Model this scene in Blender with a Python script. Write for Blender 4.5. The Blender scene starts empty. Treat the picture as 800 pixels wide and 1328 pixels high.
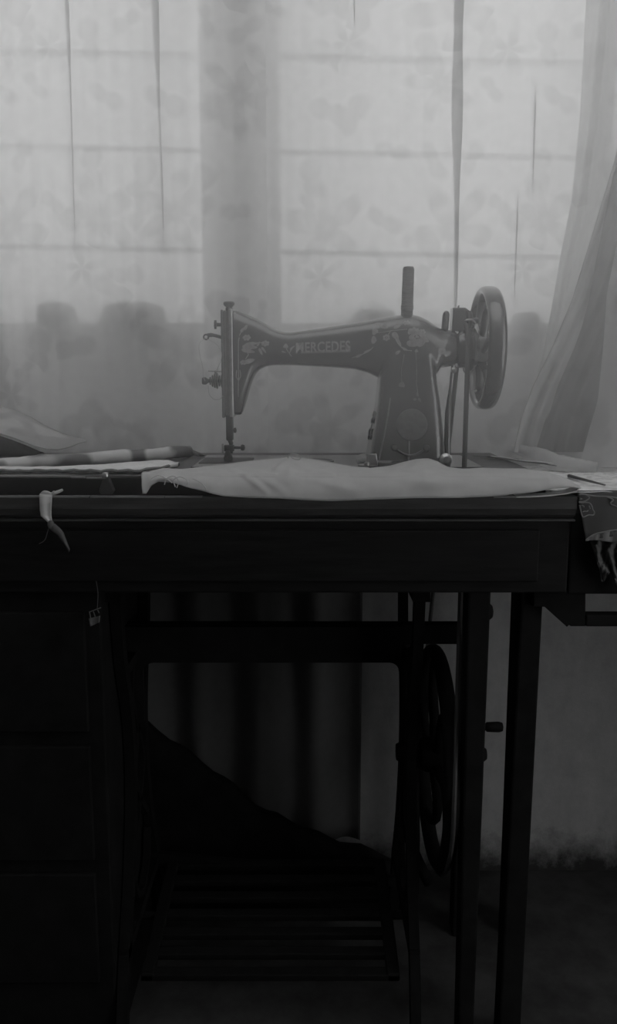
import bpy, bmesh, math, random
from mathutils import Vector, Matrix
from mathutils.bvhtree import BVHTree
random.seed(7)
PI = math.pi
scene = bpy.context.scene
C = scene.collection

# ------------------------------------------------------------------ camera, world, exposure
CAM_Z = 0.873
PITCH = math.radians(9.0)
F_PX = 1100.0
cam_d = bpy.data.cameras.new('camera')
cam_d.sensor_fit = 'VERTICAL'
cam_d.sensor_height = 36.0
cam_d.lens = 36.0 * F_PX / 1328.0
cam_d.clip_start = 0.02
cam = bpy.data.objects.new('camera', cam_d)
cam.location = (0, 0, CAM_Z)
cam.rotation_euler = (PI / 2 - PITCH, 0, 0)
C.objects.link(cam)
scene.camera = cam

world = bpy.data.worlds.new('overcast_sky')
scene.world = world
world.use_nodes = True
bg = world.node_tree.nodes['Background']
bg.inputs['Color'].default_value = (1, 1, 1, 1)
bg.inputs['Strength'].default_value = 1.4
try:
    world.cycles.sampling_method = 'MANUAL'
    world.cycles.sample_map_resolution = 64
except Exception:
    pass
vs = scene.view_settings
scene.display_settings.display_device = 'sRGB'
vs.view_transform = 'Standard'
vs.look = 'None'
vs.gamma = 1.0
vs.use_curve_mapping = False
vs.exposure = 0.0
cy = scene.cycles
cy.use_denoising = True
cy.max_bounces = 10
cy.diffuse_bounces = 5
cy.transparent_max_bounces = 24
cy.transmission_bounces = 8
cy.volume_bounces = 4
cy.caustics_reflective = False
cy.caustics_refractive = False
cy.sample_clamp_indirect = 4.0


def P(px, py, Y):
    """world point seen at photo pixel (px, py) at the depth Y from the camera: how the photo was measured"""
    u = (px - 400.0) / F_PX
    v = (664.0 - py) / F_PX
    dy = math.cos(PITCH) + v * math.sin(PITCH)
    dz = -math.sin(PITCH) + v * math.cos(PITCH)
    t = Y / dy
    return Vector((u * t, Y, CAM_Z + dz * t))


def lerp(a, b, t):
    return a + (b - a) * t


def interp(tab, x):
    """piecewise linear table [(x, v...)]"""
    if x <= tab[0][0]:
        return tab[0][1:] if len(tab[0]) > 2 else tab[0][1]
    for a, b in zip(tab, tab[1:]):
        if x <= b[0]:
            t = (x - a[0]) / (b[0] - a[0])
            r = tuple(lerp(p, q, t) for p, q in zip(a[1:], b[1:]))
            return r if len(r) > 1 else r[0]
    return tab[-1][1:] if len(tab[-1]) > 2 else tab[-1][1]


def smooth_pts(pts, n):
    """Catmull-Rom through pts, n samples a segment"""
    pts = [Vector(p) for p in pts]
    out = []
    for i in range(len(pts) - 1):
        p0 = pts[max(i - 1, 0)]; p1 = pts[i]; p2 = pts[i + 1]; p3 = pts[min(i + 2, len(pts) - 1)]
        for k in range(n):
            t = k / n
            out.append(0.5 * ((2 * p1) + (p2 - p0) * t + (2 * p0 - 5 * p1 + 4 * p2 - p3) * t * t
                              + (3 * p1 - p0 - 3 * p2 + p3) * t ** 3))
    out.append(pts[-1])
    return out


def wob(x, y, s=0):
    return (math.sin(x * 1.7 + y * 2.3 + s) + math.sin(x * 3.1 - y * 1.3 + 2.1 * s) * 0.6
            + math.sin(x * 0.7 + y * 4.1 - s * 1.3) * 0.5) / 2.1


# ------------------------------------------------------------------ materials
def mat_new(name):
    m = bpy.data.materials.new(name)
    m.use_nodes = True
    m.node_tree.nodes.clear()
    return m, m.node_tree


def nd(nt, kind, **kw):
    n = nt.nodes.new(kind)
    for k, v in kw.items():
        if k.startswith('i_'):
            n.inputs[k[2:].replace('_', ' ')].default_value = v
        else:
            setattr(n, k, v)
    return n


def g3(v):
    return (v, v, v, 1)


def principled(name, base, rough=0.5, metal=0.0, noise=0.0, scale=30.0, stretch=(1, 1, 1), bump=0.0, spec=0.5, coat=0.0, coat_ior=1.5):
    m, nt = mat_new(name)
    out = nd(nt, 'ShaderNodeOutputMaterial')
    p = nd(nt, 'ShaderNodeBsdfPrincipled')
    p.inputs['Base Color'].default_value = g3(base)
    p.inputs['Roughness'].default_value = rough
    p.inputs['Metallic'].default_value = metal
    p.inputs['Specular IOR Level'].default_value = spec
    p.inputs['Coat Weight'].default_value = coat
    p.inputs['Coat IOR'].default_value = coat_ior
    p.inputs['Coat Roughness'].default_value = 0.06
    nt.links.new(p.outputs[0], out.inputs[0])
    if noise or bump:
        tc = nd(nt, 'ShaderNodeTexCoord')
        mp = nd(nt, 'ShaderNodeMapping')
        mp.inputs['Scale'].default_value = stretch
        nt.links.new(tc.outputs['Object'], mp.inputs[0])
        n = nd(nt, 'ShaderNodeTexNoise')
        n.inputs['Scale'].default_value = scale
        n.inputs['Detail'].default_value = 6
        n.inputs['Roughness'].default_value = 0.65
        nt.links.new(mp.outputs[0], n.inputs['Vector'])
        if noise:
            r = nd(nt, 'ShaderNodeMapRange')
            r.inputs['From Min'].default_value = 0.3
            r.inputs['From Max'].default_value = 0.7
            r.inputs['To Min'].default_value = base * (1 - noise)
            r.inputs['To Max'].default_value = base * (1 + noise)
            nt.links.new(n.outputs[0], r.inputs[0])
            nt.links.new(r.outputs[0], p.inputs['Base Color'])
        if bump:
            b = nd(nt, 'ShaderNodeBump')
            b.inputs['Strength'].default_value = bump
            b.inputs['Distance'].default_value = 0.002
            nt.links.new(n.outputs[0], b.inputs['Height'])
            nt.links.new(b.outputs[0], p.inputs['Normal'])
    return m


def mth(nt, op, a, b=None, c=None):
    n = nt.nodes.new('ShaderNodeMath')
    n.operation = op
    for i, v in enumerate((a, b, c)):
        if v is None:
            continue
        if isinstance(v, (int, float)):
            n.inputs[i].default_value = v
        else:
            nt.links.new(v, n.inputs[i])
    return n.outputs[0]


def floral(nt, vec, scale, petals, size, rnd=0.8):
    """0..1 mask of scattered rosettes: one flower a cell of a Voronoi grid"""
    v = nd(nt, 'ShaderNodeTexVoronoi', voronoi_dimensions='2D')
    v.inputs['Scale'].default_value = scale
    v.inputs['Randomness'].default_value = rnd
    nt.links.new(vec, v.inputs['Vector'])
    sc = nd(nt, 'ShaderNodeVectorMath', operation='SUBTRACT')
    nt.links.new(vec, sc.inputs[0])
    nt.links.new(v.outputs['Position'], sc.inputs[1])
    s = nd(nt, 'ShaderNodeSeparateXYZ')
    nt.links.new(sc.outputs[0], s.inputs[0])
    sx = s.outputs[0]; sy = s.outputs[1]
    r = mth(nt, 'SQRT', mth(nt, 'ADD', mth(nt, 'MULTIPLY', sx, sx), mth(nt, 'MULTIPLY', sy, sy)))
    r = mth(nt, 'MULTIPLY', r, scale)
    ang = mth(nt, 'ARCTAN2', sy, sx)
    col = nd(nt, 'ShaderNodeSeparateColor')
    nt.links.new(v.outputs['Color'], col.inputs[0])
    ph = mth(nt, 'MULTIPLY', col.outputs[0], 6.28)
    pet = mth(nt, 'COSINE', mth(nt, 'ADD', mth(nt, 'MULTIPLY', ang, petals), ph))
    lim = mth(nt, 'MULTIPLY', mth(nt, 'ADD', mth(nt, 'MULTIPLY', pet, 0.32), 0.72),
              mth(nt, 'ADD', mth(nt, 'MULTIPLY', col.outputs[1], size * 0.7), size * 0.55))
    d = mth(nt, 'SUBTRACT', lim, r)
    return mth(nt, 'SMOOTHSTEP', d, -0.03, 0.05) if False else mth(nt, 'MINIMUM', mth(nt, 'MAXIMUM', mth(nt, 'MULTIPLY', d, 9.0), 0.0), 1.0), r


def fabric(name, base, transl=0.35, sheer=0.0, pattern=None, dark=0.5, weave=0.15, tcol=None):
    """woven cloth: diffuse front, translucent body, a share of open holes"""
    m, nt = mat_new(name)
    out = nd(nt, 'ShaderNodeOutputMaterial')
    tc = nd(nt, 'ShaderNodeTexCoord')
    dif = nd(nt, 'ShaderNodeBsdfDiffuse')
    dif.inputs['Color'].default_value = g3(base)
    tr = nd(nt, 'ShaderNodeBsdfTranslucent')
    tr.inputs['Color'].default_value = g3(tcol if tcol is not None else min(1.0, base * 1.1))
    mx = nd(nt, 'ShaderNodeMixShader')
    mx.inputs[0].default_value = transl
    nt.links.new(dif.outputs[0], mx.inputs[1])
    nt.links.new(tr.outputs[0], mx.inputs[2])
    last = mx.outputs[0]
    # colour: base * (weave noise) * (pattern)
    n = nd(nt, 'ShaderNodeTexNoise')
    n.inputs['Scale'].default_value = 60.0
    n.inputs['Detail'].default_value = 5
    nt.links.new(tc.outputs['Object'], n.inputs['Vector'])
    val = mth(nt, 'MULTIPLY_ADD', n.outputs[0], 2 * weave * base, base * (1 - weave))
    if pattern:
        mp = nd(nt, 'ShaderNodeMapping')
        mp.inputs['Rotation'].default_value = (PI / 2, 0, 0) if pattern == 'wall' else (0, 0, 0)
        nt.links.new(tc.outputs['Object'], mp.inputs[0])
        wn = nd(nt, 'ShaderNodeTexNoise')
        wn.inputs['Scale'].default_value = 14.0
        nt.links.new(mp.outputs[0], wn.inputs['Vector'])
        dv = nd(nt, 'ShaderNodeVectorMath', operation='MULTIPLY_ADD')
        nt.links.new(wn.outputs['Color'], dv.inputs[0])
        dv.inputs[1].default_value = (0.03, 0.03, 0)
        nt.links.new(mp.outputs[0], dv.inputs[2])
        flat = nd(nt, 'ShaderNodeVectorMath', operation='MULTIPLY')
        nt.links.new(dv.outputs[0], flat.inputs[0])
        flat.inputs[1].default_value = (1, 1, 0)
        s1 = {'wall': 6.0, 'flat': 22.0, 'roll': 13.0}[pattern]
        f1, r1 = floral(nt, flat.outputs[0], s1, 5.0, 0.42)
        f2, r2 = floral(nt, flat.outputs[0], s1 * 1.9, 2.0, 0.42, 1.0)
        rings = mth(nt, 'MULTIPLY_ADD', mth(nt, 'SINE', mth(nt, 'MULTIPLY', r1, 26.0)), 0.3, 0.7)
        msk = mth(nt, 'MAXIMUM', mth(nt, 'MULTIPLY', f1, rings), mth(nt, 'MULTIPLY', f2, 0.7))
        if pattern == 'roll':
            pn = nd(nt, 'ShaderNodeTexNoise')
            pn.inputs['Scale'].default_value = 16.0
            pn.inputs['Detail'].default_value = 1.4
            nt.links.new(tc.outputs['Object'], pn.inputs['Vector'])
            msk = mth(nt, 'MINIMUM', mth(nt, 'MAXIMUM', mth(nt, 'MULTIPLY_ADD', pn.outputs[0], 14.0, -6.6), 0.0), 1.0)
        k = mth(nt, 'MULTIPLY_ADD', msk, -dark, 1.0)
        val = mth(nt, 'MULTIPLY', val, k)
        # the print is ink in the weave: it holds back a little of the light that comes through as well
        tv = mth(nt, 'MULTIPLY', mth(nt, 'MULTIPLY_ADD', msk, -dark * 0.0, 1.0), tcol if tcol is not None else base)
        nt.links.new(tv, tr.inputs['Color'])
    nt.links.new(val, dif.inputs['Color'])
    if sheer:
        tp = nd(nt, 'ShaderNodeBsdfTransparent')
        m2 = nd(nt, 'ShaderNodeMixShader')
        m2.inputs[0].default_value = sheer
        nt.links.new(last, m2.inputs[1])
        nt.links.new(tp.outputs[0], m2.inputs[2])
        last = m2.outputs[0]
    nt.links.new(last, out.inputs[0])
    return m


M = {}
M['enamel'] = principled('dusty_black_enamel', 0.053, 0.22, noise=0.2, scale=40, spec=0.6, coat=1.0, coat_ior=1.6)
M['decal'] = principled('worn_gilt', 0.27, 0.5, noise=0.35, scale=160)
M['decal_dim'] = principled('dull_gilt', 0.16, 0.5, noise=0.35, scale=160)
M['cover'] = principled('worn_cover_enamel', 0.085, 0.5, noise=0.35, scale=160)
M['steel'] = principled('nickel_steel', 0.45, 0.28, metal=1.0, noise=0.2, scale=90)
M['dull_steel'] = principled('dull_steel', 0.16, 0.45, metal=1.0, noise=0.3, scale=90)
M['blued'] = principled('blued_steel', 0.03, 0.4, noise=0.2, scale=80)
M['iron'] = principled('black_iron', 0.007, 0.8, noise=0.3, scale=50, spec=0.08)
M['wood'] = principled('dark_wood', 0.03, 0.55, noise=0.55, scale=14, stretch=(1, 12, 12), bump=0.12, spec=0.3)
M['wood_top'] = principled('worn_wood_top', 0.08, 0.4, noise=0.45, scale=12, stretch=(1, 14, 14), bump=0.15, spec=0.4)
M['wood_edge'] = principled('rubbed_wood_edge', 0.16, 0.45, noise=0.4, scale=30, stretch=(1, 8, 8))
M['wood_dark'] = principled('dark_wood_shaded', 0.007, 0.65, noise=0.55, scale=14, stretch=(1, 12, 12), bump=0.12, spec=0.15)  # ledge wood again, darker: shade below the moulding put into the colour
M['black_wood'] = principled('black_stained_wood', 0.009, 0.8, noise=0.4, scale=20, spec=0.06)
M['leather'] = principled('leather_belt', 0.035, 0.6, noise=0.2, scale=80)
M['thread'] = principled('pale_thread', 0.55, 0.8)
M['twine'] = principled('thread_winding', 0.13, 0.9, noise=0.25, scale=220, stretch=(0.15, 0.15, 1), bump=0.6)
M['core'] = principled('spool_core', 0.08, 0.8)
M['floor'] = principled('dark_floor', 0.05, 0.8, noise=0.5, scale=9, spec=0.15)
M['white_paint'] = principled('white_paint', 0.6, 0.5, noise=0.1, scale=20)
M['frame_paint'] = principled('dull_frame_paint', 0.4, 0.6, noise=0.2, scale=20)
M['post_paint'] = principled('dark_post_paint', 0.04, 0.6, noise=0.2, scale=20)
M['clay'] = principled('dark_clay', 0.02, 0.7, noise=0.3, scale=40)
M['room_wall'] = principled('room_plaster', 0.30, 0.9, noise=0.1, scale=6)
M['ceiling'] = principled('ceiling_plaster', 0.42, 0.9, noise=0.08, scale=6)
M['ceramic'] = principled('black_bundle', 0.02, 0.9, noise=0.3, scale=60)

# stained plaster wall
m, nt = mat_new('stained_plaster')
out = nd(nt, 'ShaderNodeOutputMaterial')
p = nd(nt, 'ShaderNodeBsdfPrincipled', i_Roughness=0.9)
p.inputs['Specular IOR Level'].default_value = 0.1
tc = nd(nt, 'ShaderNodeTexCoord')
n1 = nd(nt, 'ShaderNodeTexNoise', i_Scale=5.0, i_Detail=8.0, i_Roughness=0.7)
n2 = nd(nt, 'ShaderNodeTexNoise', i_Scale=28.0, i_Detail=6.0, i_Roughness=0.75)
mp = nd(nt, 'ShaderNodeMapping')
mp.inputs['Scale'].default_value = (1, 1, 0.35)
nt.links.new(tc.outputs['Object'], mp.inputs[0])
nt.links.new(mp.outputs[0], n1.inputs['Vector'])
nt.links.new(tc.outputs['Object'], n2.inputs['Vector'])
v = mth(nt, 'MULTIPLY_ADD', n1.outputs[0], 0.36, 0.06)
v = mth(nt, 'MULTIPLY_ADD', n2.outputs[0], 0.18, v)
# darker band where the wall meets the floor
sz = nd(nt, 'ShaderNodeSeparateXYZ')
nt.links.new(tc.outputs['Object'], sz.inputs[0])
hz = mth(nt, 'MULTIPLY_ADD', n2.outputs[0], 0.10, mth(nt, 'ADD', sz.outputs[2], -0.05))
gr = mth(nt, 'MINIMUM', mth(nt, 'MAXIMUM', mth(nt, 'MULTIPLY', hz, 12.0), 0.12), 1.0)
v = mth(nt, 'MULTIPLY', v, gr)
# added white upper wall bounces light onto the curtain, bare stained plaster below
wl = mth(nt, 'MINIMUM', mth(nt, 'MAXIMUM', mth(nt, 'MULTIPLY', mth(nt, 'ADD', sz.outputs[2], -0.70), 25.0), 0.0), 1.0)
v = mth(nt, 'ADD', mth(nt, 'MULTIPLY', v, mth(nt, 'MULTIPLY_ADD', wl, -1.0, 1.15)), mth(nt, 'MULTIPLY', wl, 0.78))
nt.links.new(v, p.inputs['Base Color'])
b = nd(nt, 'ShaderNodeBump', i_Strength=0.25, i_Distance=0.004)
nt.links.new(n2.outputs[0], b.inputs['Height'])
nt.links.new(b.outputs[0], p.inputs['Normal'])
nt.links.new(p.outputs[0], out.inputs[0])
M['plaster'] = m

# window glass
m, nt = mat_new('clear_glass')
out = nd(nt, 'ShaderNodeOutputMaterial')
tp = nd(nt, 'ShaderNodeBsdfTransparent')
gl = nd(nt, 'ShaderNodeBsdfGlossy', i_Roughness=0.05)
mx = nd(nt, 'ShaderNodeMixShader')
mx.inputs[0].default_value = 0.06
nt.links.new(tp.outputs[0], mx.inputs[1]); nt.links.new(gl.outputs[0], mx.inputs[2])
nt.links.new(mx.outputs[0], out.inputs[0])
M['glass'] = m

# added scattering volume that stands in for the window's veiling glare
m, nt = mat_new('glare_volume')
out = nd(nt, 'ShaderNodeOutputMaterial')
vsn = nd(nt, 'ShaderNodeVolumeScatter')
vsn.inputs['Color'].default_value = g3(1.0)
tcv = nd(nt, 'ShaderNodeTexCoord')
szv = nd(nt, 'ShaderNodeSeparateXYZ')
nt.links.new(tcv.outputs['Object'], szv.inputs[0])
den = mth(nt, 'MINIMUM', mth(nt, 'MULTIPLY_ADD', szv.outputs[2], 7.0, 0.0), 0.55)
nt.links.new(den, vsn.inputs['Density'])
vsn.inputs['Anisotropy'].default_value = 0.7
nt.links.new(vsn.outputs[0], out.inputs['Volume'])
M['glare_haze'] = m

M['curtain'] = fabric('floral_sheer', 0.9, transl=0.42, sheer=0.08, pattern='wall', dark=0.33, tcol=0.95)
M['drape'] = fabric('floral_drape', 0.7, transl=0.6, sheer=0.12, pattern='wall', dark=0.36, tcol=0.93)
M['drape_shade'] = fabric('floral_drape_shaded', 0.26, transl=0.5, sheer=0.05, pattern='wall', dark=0.4, tcol=0.75)  # drape cloth again, darker: the inner fold's shade is put into the colour
M['cloth'] = fabric('white_muslin', 0.66, transl=0.35, sheer=0.04)
M['print'] = fabric('printed_roll', 0.6, transl=0.1, pattern='roll', dark=0.72)
M['fold'] = fabric('pale_folded', 0.75, transl=0.15)
M['hem'] = fabric('dark_hem', 0.16, transl=0.05)
M['wrap'] = fabric('pale_wrap', 0.62, pattern='roll', dark=0.3, transl=0.3)
M['shawl'] = fabric('dark_shawl', 0.085, transl=0.1)
M['shawl_top'] = fabric('pale_cover', 0.85, transl=0.1, pattern='flat', dark=0.3)
M['trim'] = fabric('braid_trim', 0.2, transl=0.1)
M['lace'] = fabric('lace_edge', 0.22, transl=0.2, pattern='flat', dark=0.5)
M['dark_cloth'] = fabric('dark_hanging_cloth', 0.12, transl=0.02)
M['ribbon'] = fabric('white_ribbon', 0.6, transl=0.3)
M['rag'] = fabric('crumpled_rag', 0.12, transl=0.2)


# ------------------------------------------------------------------ builders
def box(bm, x0, x1, y0, y1, z0, z1, bev=0.0):
    vs_ = [bm.verts.new((x, y, z)) for z in (z0, z1) for y in (y0, y1) for x in (x0, x1)]
    F = [(0, 2, 3, 1), (4, 5, 7, 6), (0, 1, 5, 4), (2, 6, 7, 3), (0, 4, 6, 2), (1, 3, 7, 5)]
    fs = [bm.faces.new([vs_[i] for i in f]) for f in F]
    if bev:
        es = set(e for f in fs for e in f.edges)
        bmesh.ops.bevel(bm, geom=list(es), offset=bev, segments=2, profile=0.5, affect='EDGES')
    return bm


def tube(bm, pts, rad, n=10, cap=True, flat=1.0):
    pts = [Vector(p) for p in pts]
    m_ = len(pts)
    rads = rad if isinstance(rad, (list, tuple)) else [rad] * m_
    rings = []
    prev = None
    for i, p in enumerate(pts):
        t = (pts[min(i + 1, m_ - 1)] - pts[max(i - 1, 0)])
        t.normalize()
        if prev is None:
            ref = Vector((0, 0, 1)) if abs(t.z) < 0.9 else Vector((0, 1, 0))
            a = t.cross(ref).normalized()
        else:
            a = (prev - t * prev.dot(t)).normalized()
        prev = a
        b = t.cross(a)
        rings.append([bm.verts.new(p + (a * math.cos(2 * PI * k / n) + b * math.sin(2 * PI * k / n) * flat) * rads[i])
                      for k in range(n)])
    for i in range(m_ - 1):
        for k in range(n):
            bm.faces.new((rings[i][k], rings[i][(k + 1) % n], rings[i + 1][(k + 1) % n], rings[i + 1][k]))
    if cap:
        bm.faces.new(rings[0][::-1]); bm.faces.new(rings[-1])
    return bm


def lathe(bm, prof, org, axis='Z', n=32):
    """prof: [(r, h)] closed by caps at zero radius"""
    org = Vector(org)
    ax = {'X': (Vector((1, 0, 0)), Vector((0, 1, 0)), Vector((0, 0, 1))),
          'Y': (Vector((0, 1, 0)), Vector((0, 0, 1)), Vector((1, 0, 0))),
          'Z': (Vector((0, 0, 1)), Vector((1, 0, 0)), Vector((0, 1, 0)))}
    d, a, b = ax[axis] if isinstance(axis, str) else axis
    rings = []
    for r, h in prof:
        if r < 1e-6:
            rings.append([bm.verts.new(org + d * h)])
        else:
            rings.append([bm.verts.new(org + d * h + (a * math.cos(2 * PI * k / n) + b * math.sin(2 * PI * k / n)) * r)
                          for k in range(n)])
    for A, B_ in zip(rings, rings[1:]):
        for k in range(n):
            k2 = (k + 1) % n
            if len(A) == 1 and len(B_) == 1:
                continue
            if len(A) == 1:
                bm.faces.new((A[0], B_[k2], B_[k]))
            elif len(B_) == 1:
                bm.faces.new((A[k], A[k2], B_[0]))
            else:
                bm.faces.new((A[k], A[k2], B_[k2], B_[k]))
    return bm


def prism(bm, pts, y0, y1, bev=0.0):
    """outline [(x, z)] given depth from y0 to y1"""
    a = [bm.verts.new((x, y0, z)) for x, z in pts]
    b = [bm.verts.new((x, y1, z)) for x, z in pts]
    n = len(pts)
    bm.faces.new(a); bm.faces.new(b[::-1])
    for k in range(n):
        bm.faces.new((a[k], b[k], b[(k + 1) % n], a[(k + 1) % n]))
    bmesh.ops.recalc_face_normals(bm, faces=bm.faces[:])
    if bev:
        es = [e for e in bm.edges if abs(e.verts[0].co.y - e.verts[1].co.y) < 1e-7]
        bmesh.ops.bevel(bm, geom=es, offset=bev, segments=2, profile=0.5, affect='EDGES')
    return bm


def grid(bm, fn, nu, nv):
    vv = [[bm.verts.new(fn(i / nu, j / nv)) for j in range(nv + 1)] for i in range(nu + 1)]
    for i in range(nu):
        for j in range(nv):
            bm.faces.new((vv[i][j], vv[i + 1][j], vv[i + 1][j + 1], vv[i][j + 1]))
    return bm


def super_ring(bm, cx, cy, a, b_, n, e, plane, h):
    ring = []
    for k in range(n):
        t = 2 * PI * k / n
        c_, s_ = math.cos(t), math.sin(t)
        u = a * math.copysign(abs(c_) ** (2 / e), c_)
        w = b_ * math.copysign(abs(s_) ** (2 / e), s_)
        if plane == 'YZ':
            ring.append(bm.verts.new((h, cx + u, cy + w)))
        else:
            ring.append(bm.verts.new((cx + u, cy + w, h)))
    return ring


def skin(bm, rings):
    for A, B_ in zip(rings, rings[1:]):
        n = len(A)
        for k in range(n):
            bm.faces.new((A[k], A[(k + 1) % n], B_[(k + 1) % n], B_[k]))
    bm.faces.new(rings[0]); bm.faces.new(rings[-1][::-1])


def root_loc(o):
    v = Vector((0, 0, 0))
    while o is not None:
        v = v + o.location
        o = o.parent
    return v


def obj(name, bm, mat, parent=None, smooth=True, thick=0.0, angle=40):
    """link the shape as ONE mesh object; its origin is its parent's, or the middle of its own foot"""
    me = bpy.data.meshes.new(name)
    bmesh.ops.remove_doubles(bm, verts=bm.verts[:], dist=1e-6)
    bmesh.ops.recalc_face_normals(bm, faces=bm.faces[:])
    if parent is None:
        lo = [min(v.co[k] for v in bm.verts) for k in range(3)]
        hi = [max(v.co[k] for v in bm.verts) for k in range(3)]
        org = Vector(((lo[0] + hi[0]) / 2, (lo[1] + hi[1]) / 2, lo[2]))
    else:
        org = root_loc(parent)
    bmesh.ops.translate(bm, verts=bm.verts[:], vec=-org)
    bm.to_mesh(me); bm.free()
    if smooth:
        for pl in me.polygons:
            pl.use_smooth = True
        if angle < 180:
            try:
                me.set_sharp_from_angle(angle=math.radians(angle))
            except Exception:
                pass
    me.materials.append(M[mat])
    o = bpy.data.objects.new(name, me)
    C.objects.link(o)
    if parent is None:
        o.location = org
    else:
        o.parent = parent
    if thick:
        s = o.modifiers.new('thickness', 'SOLIDIFY')
        s.thickness = thick
        s.offset = 0
    return o


def nb():
    return bmesh.new()


def tag(o, label, cat, group=None, kind=None):
    o['label'] = label
    o['category'] = cat
    if group:
        o['group'] = group
    if kind:
        o['kind'] = kind
    return o


def thing(name, label, cat, loc, group=None):
    o = bpy.data.objects.new(name, None)
    o.empty_display_size = 0.05
    o.location = loc
    C.objects.link(o)
    return tag(o, label, cat, group)


def struct(name, bm, mat, label=None, parent=None, smooth=False):
    o = obj(name, bm, mat, parent, smooth)
    if parent is None:
        o['kind'] = 'structure'
        o['label'] = label
        o['category'] = name.split('_')[0]
    return o


# ------------------------------------------------------------------ the room
WY = 1.49            # room face of the window wall
XL, XR, YB, ZC = -1.7, 1.45, -2.2, 2.5
FZ = -0.055          # floor level
SILL_Z = P(400, 424, WY).z
WT = 2.25            # window head
WX0, WX1 = -0.95, 0.62
PX0, PX1 = P(303, 300, WY - .06).x, P(338, 300, WY - .06).x    # post between the windows
W_OUT = WY + 0.16

bm = nb()
box(bm, XL, XR, WY, W_OUT, FZ, SILL_Z - 0.02)
box(bm, XL, XR, WY, W_OUT, WT, ZC)
box(bm, XL, WX0, WY, W_OUT, SILL_Z - 0.02, WT)
box(bm, WX1, XR, WY, W_OUT, SILL_Z - 0.02, WT)
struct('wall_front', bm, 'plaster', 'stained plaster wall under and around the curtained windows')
bm = nb(); box(bm, XL, XR, YB, W_OUT, FZ - 0.06, FZ)
struct('floor', bm, 'floor', 'dark floor under the sewing table')
SX0, SX1, SY0, SY1 = -1.1, 1.1, -0.3, 1.15  # opening for an added, unseen roof light above the table
bm = nb()
box(bm, XL, XR, YB, SY0, ZC, ZC + 0.06)
box(bm, XL, XR, SY1, W_OUT, ZC, ZC + 0.06)
box(bm, XL, SX0, SY0, SY1, ZC, ZC + 0.06)
box(bm, SX1, XR, SY0, SY1, ZC, ZC + 0.06)
struct('ceiling', bm, 'ceiling', 'plain plaster ceiling of the room')
bm = nb(); box(bm, XL - 0.1, XL, YB, W_OUT, FZ, ZC)
struct('wall_left', bm, 'room_wall', 'plain left wall of the room')
bm = nb(); box(bm, XL, XR, YB - 0.1, YB, FZ, ZC)
struct('wall_back', bm, 'room_wall', 'plain wall behind the viewer')
DY0, DY1, DZ = -1.0, 0.55, 2.1
bm = nb()
box(bm, XR, XR + 0.1, YB, DY0, FZ, ZC)
box(bm, XR, XR + 0.1, DY1, W_OUT, FZ, ZC)
box(bm, XR, XR + 0.1, DY0, DY1, DZ, ZC)
struct('wall_right', bm, 'room_wall', 'right wall of the room with an open doorway')
bm = nb()
box(bm, XR - 0.012, XR + 0.112, DY0 - 0.05, DY0, FZ, DZ + 0.05, 0.003)
box(bm, XR - 0.012, XR + 0.112, DY1, DY1 + 0.05, FZ, DZ + 0.05, 0.003)
box(bm, XR - 0.012, XR + 0.112, DY0, DY1, DZ, DZ + 0.05, 0.003)
struct('door_1', bm, 'frame_paint', 'frame of the open doorway in the right wall')

bm = nb()
for a in (SX0, -0.02, SX1 - 0.04):
    box(bm, a, a + 0.04, SY0, SY1, ZC + 0.01, ZC + 0.05, 0.003)
box(bm, SX0, SX1, SY0, SY0 + 0.04, ZC + 0.01, ZC + 0.05, 0.003)
box(bm, SX0, SX1, SY1 - 0.04, SY1, ZC + 0.01, ZC + 0.05, 0.003)
struct('window_added', bm, 'frame_paint', 'added roof light, out of view, that lights the table from above')

# windows: sash frame, glazing bars, one pane of glass each
SK = -13.0 / 690.0           # the sashes sag a little to the right


def window(name, x0, x1, label, bars_x):
    gy = WY + 0.10
    bm = nb()
    z0, z1 = SILL_Z, WT
    fw = 0.028
    for a, b_ in ((x0, x0 + fw), (x1 - fw, x1)):
        box(bm, a, b_, gy - 0.02, gy + 0.02, z0, z1, 0.003)
    box(bm, x0, x1, gy - 0.02, gy + 0.02, z0, z0 + 0.012, 0.003)
    box(bm, x0, x1, gy - 0.02, gy + 0.02, z1 - fw, z1, 0.003)
    r = struct(name, bm, 'frame_paint', label)
    for py in (-60, 67.5, 190.5, 320):
        if py == -60:
            continue
        bm = nb()
        h = 0.0042
        za = P(0, py, gy).z
        pts = []
        for x in (x0 + fw, x1 - fw):
            px = 400 + x * F_PX / gy
            z = za + SK * (x - P(0, py, gy).x)
            pts.append((x, z))
        (xa, z_a), (xb, z_b) = pts
        prism(bm, [(xa, z_a - h), (xb, z_b - h), (xb, z_b + h), (xa, z_a + h)], gy - 0.008, gy + 0.008)
        struct('glazing_bar', bm, 'white_paint', parent=r)
    for px in bars_x:
        bm = nb()
        x = P(px, 200, gy).x
        box(bm, x - 0.004, x + 0.004, gy - 0.008, gy + 0.008, z0 + 0.01, z1 - 0.02)
        struct('glazing_bar', bm, 'white_paint', parent=r)
    bm = nb(); box(bm, x0 + 0.01, x1 - 0.01, gy - 0.0015, gy + 0.0015, z0 + 0.005, z1 - 0.01)
    struct('glass_pane', bm, 'glass', parent=r)
    return r


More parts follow.
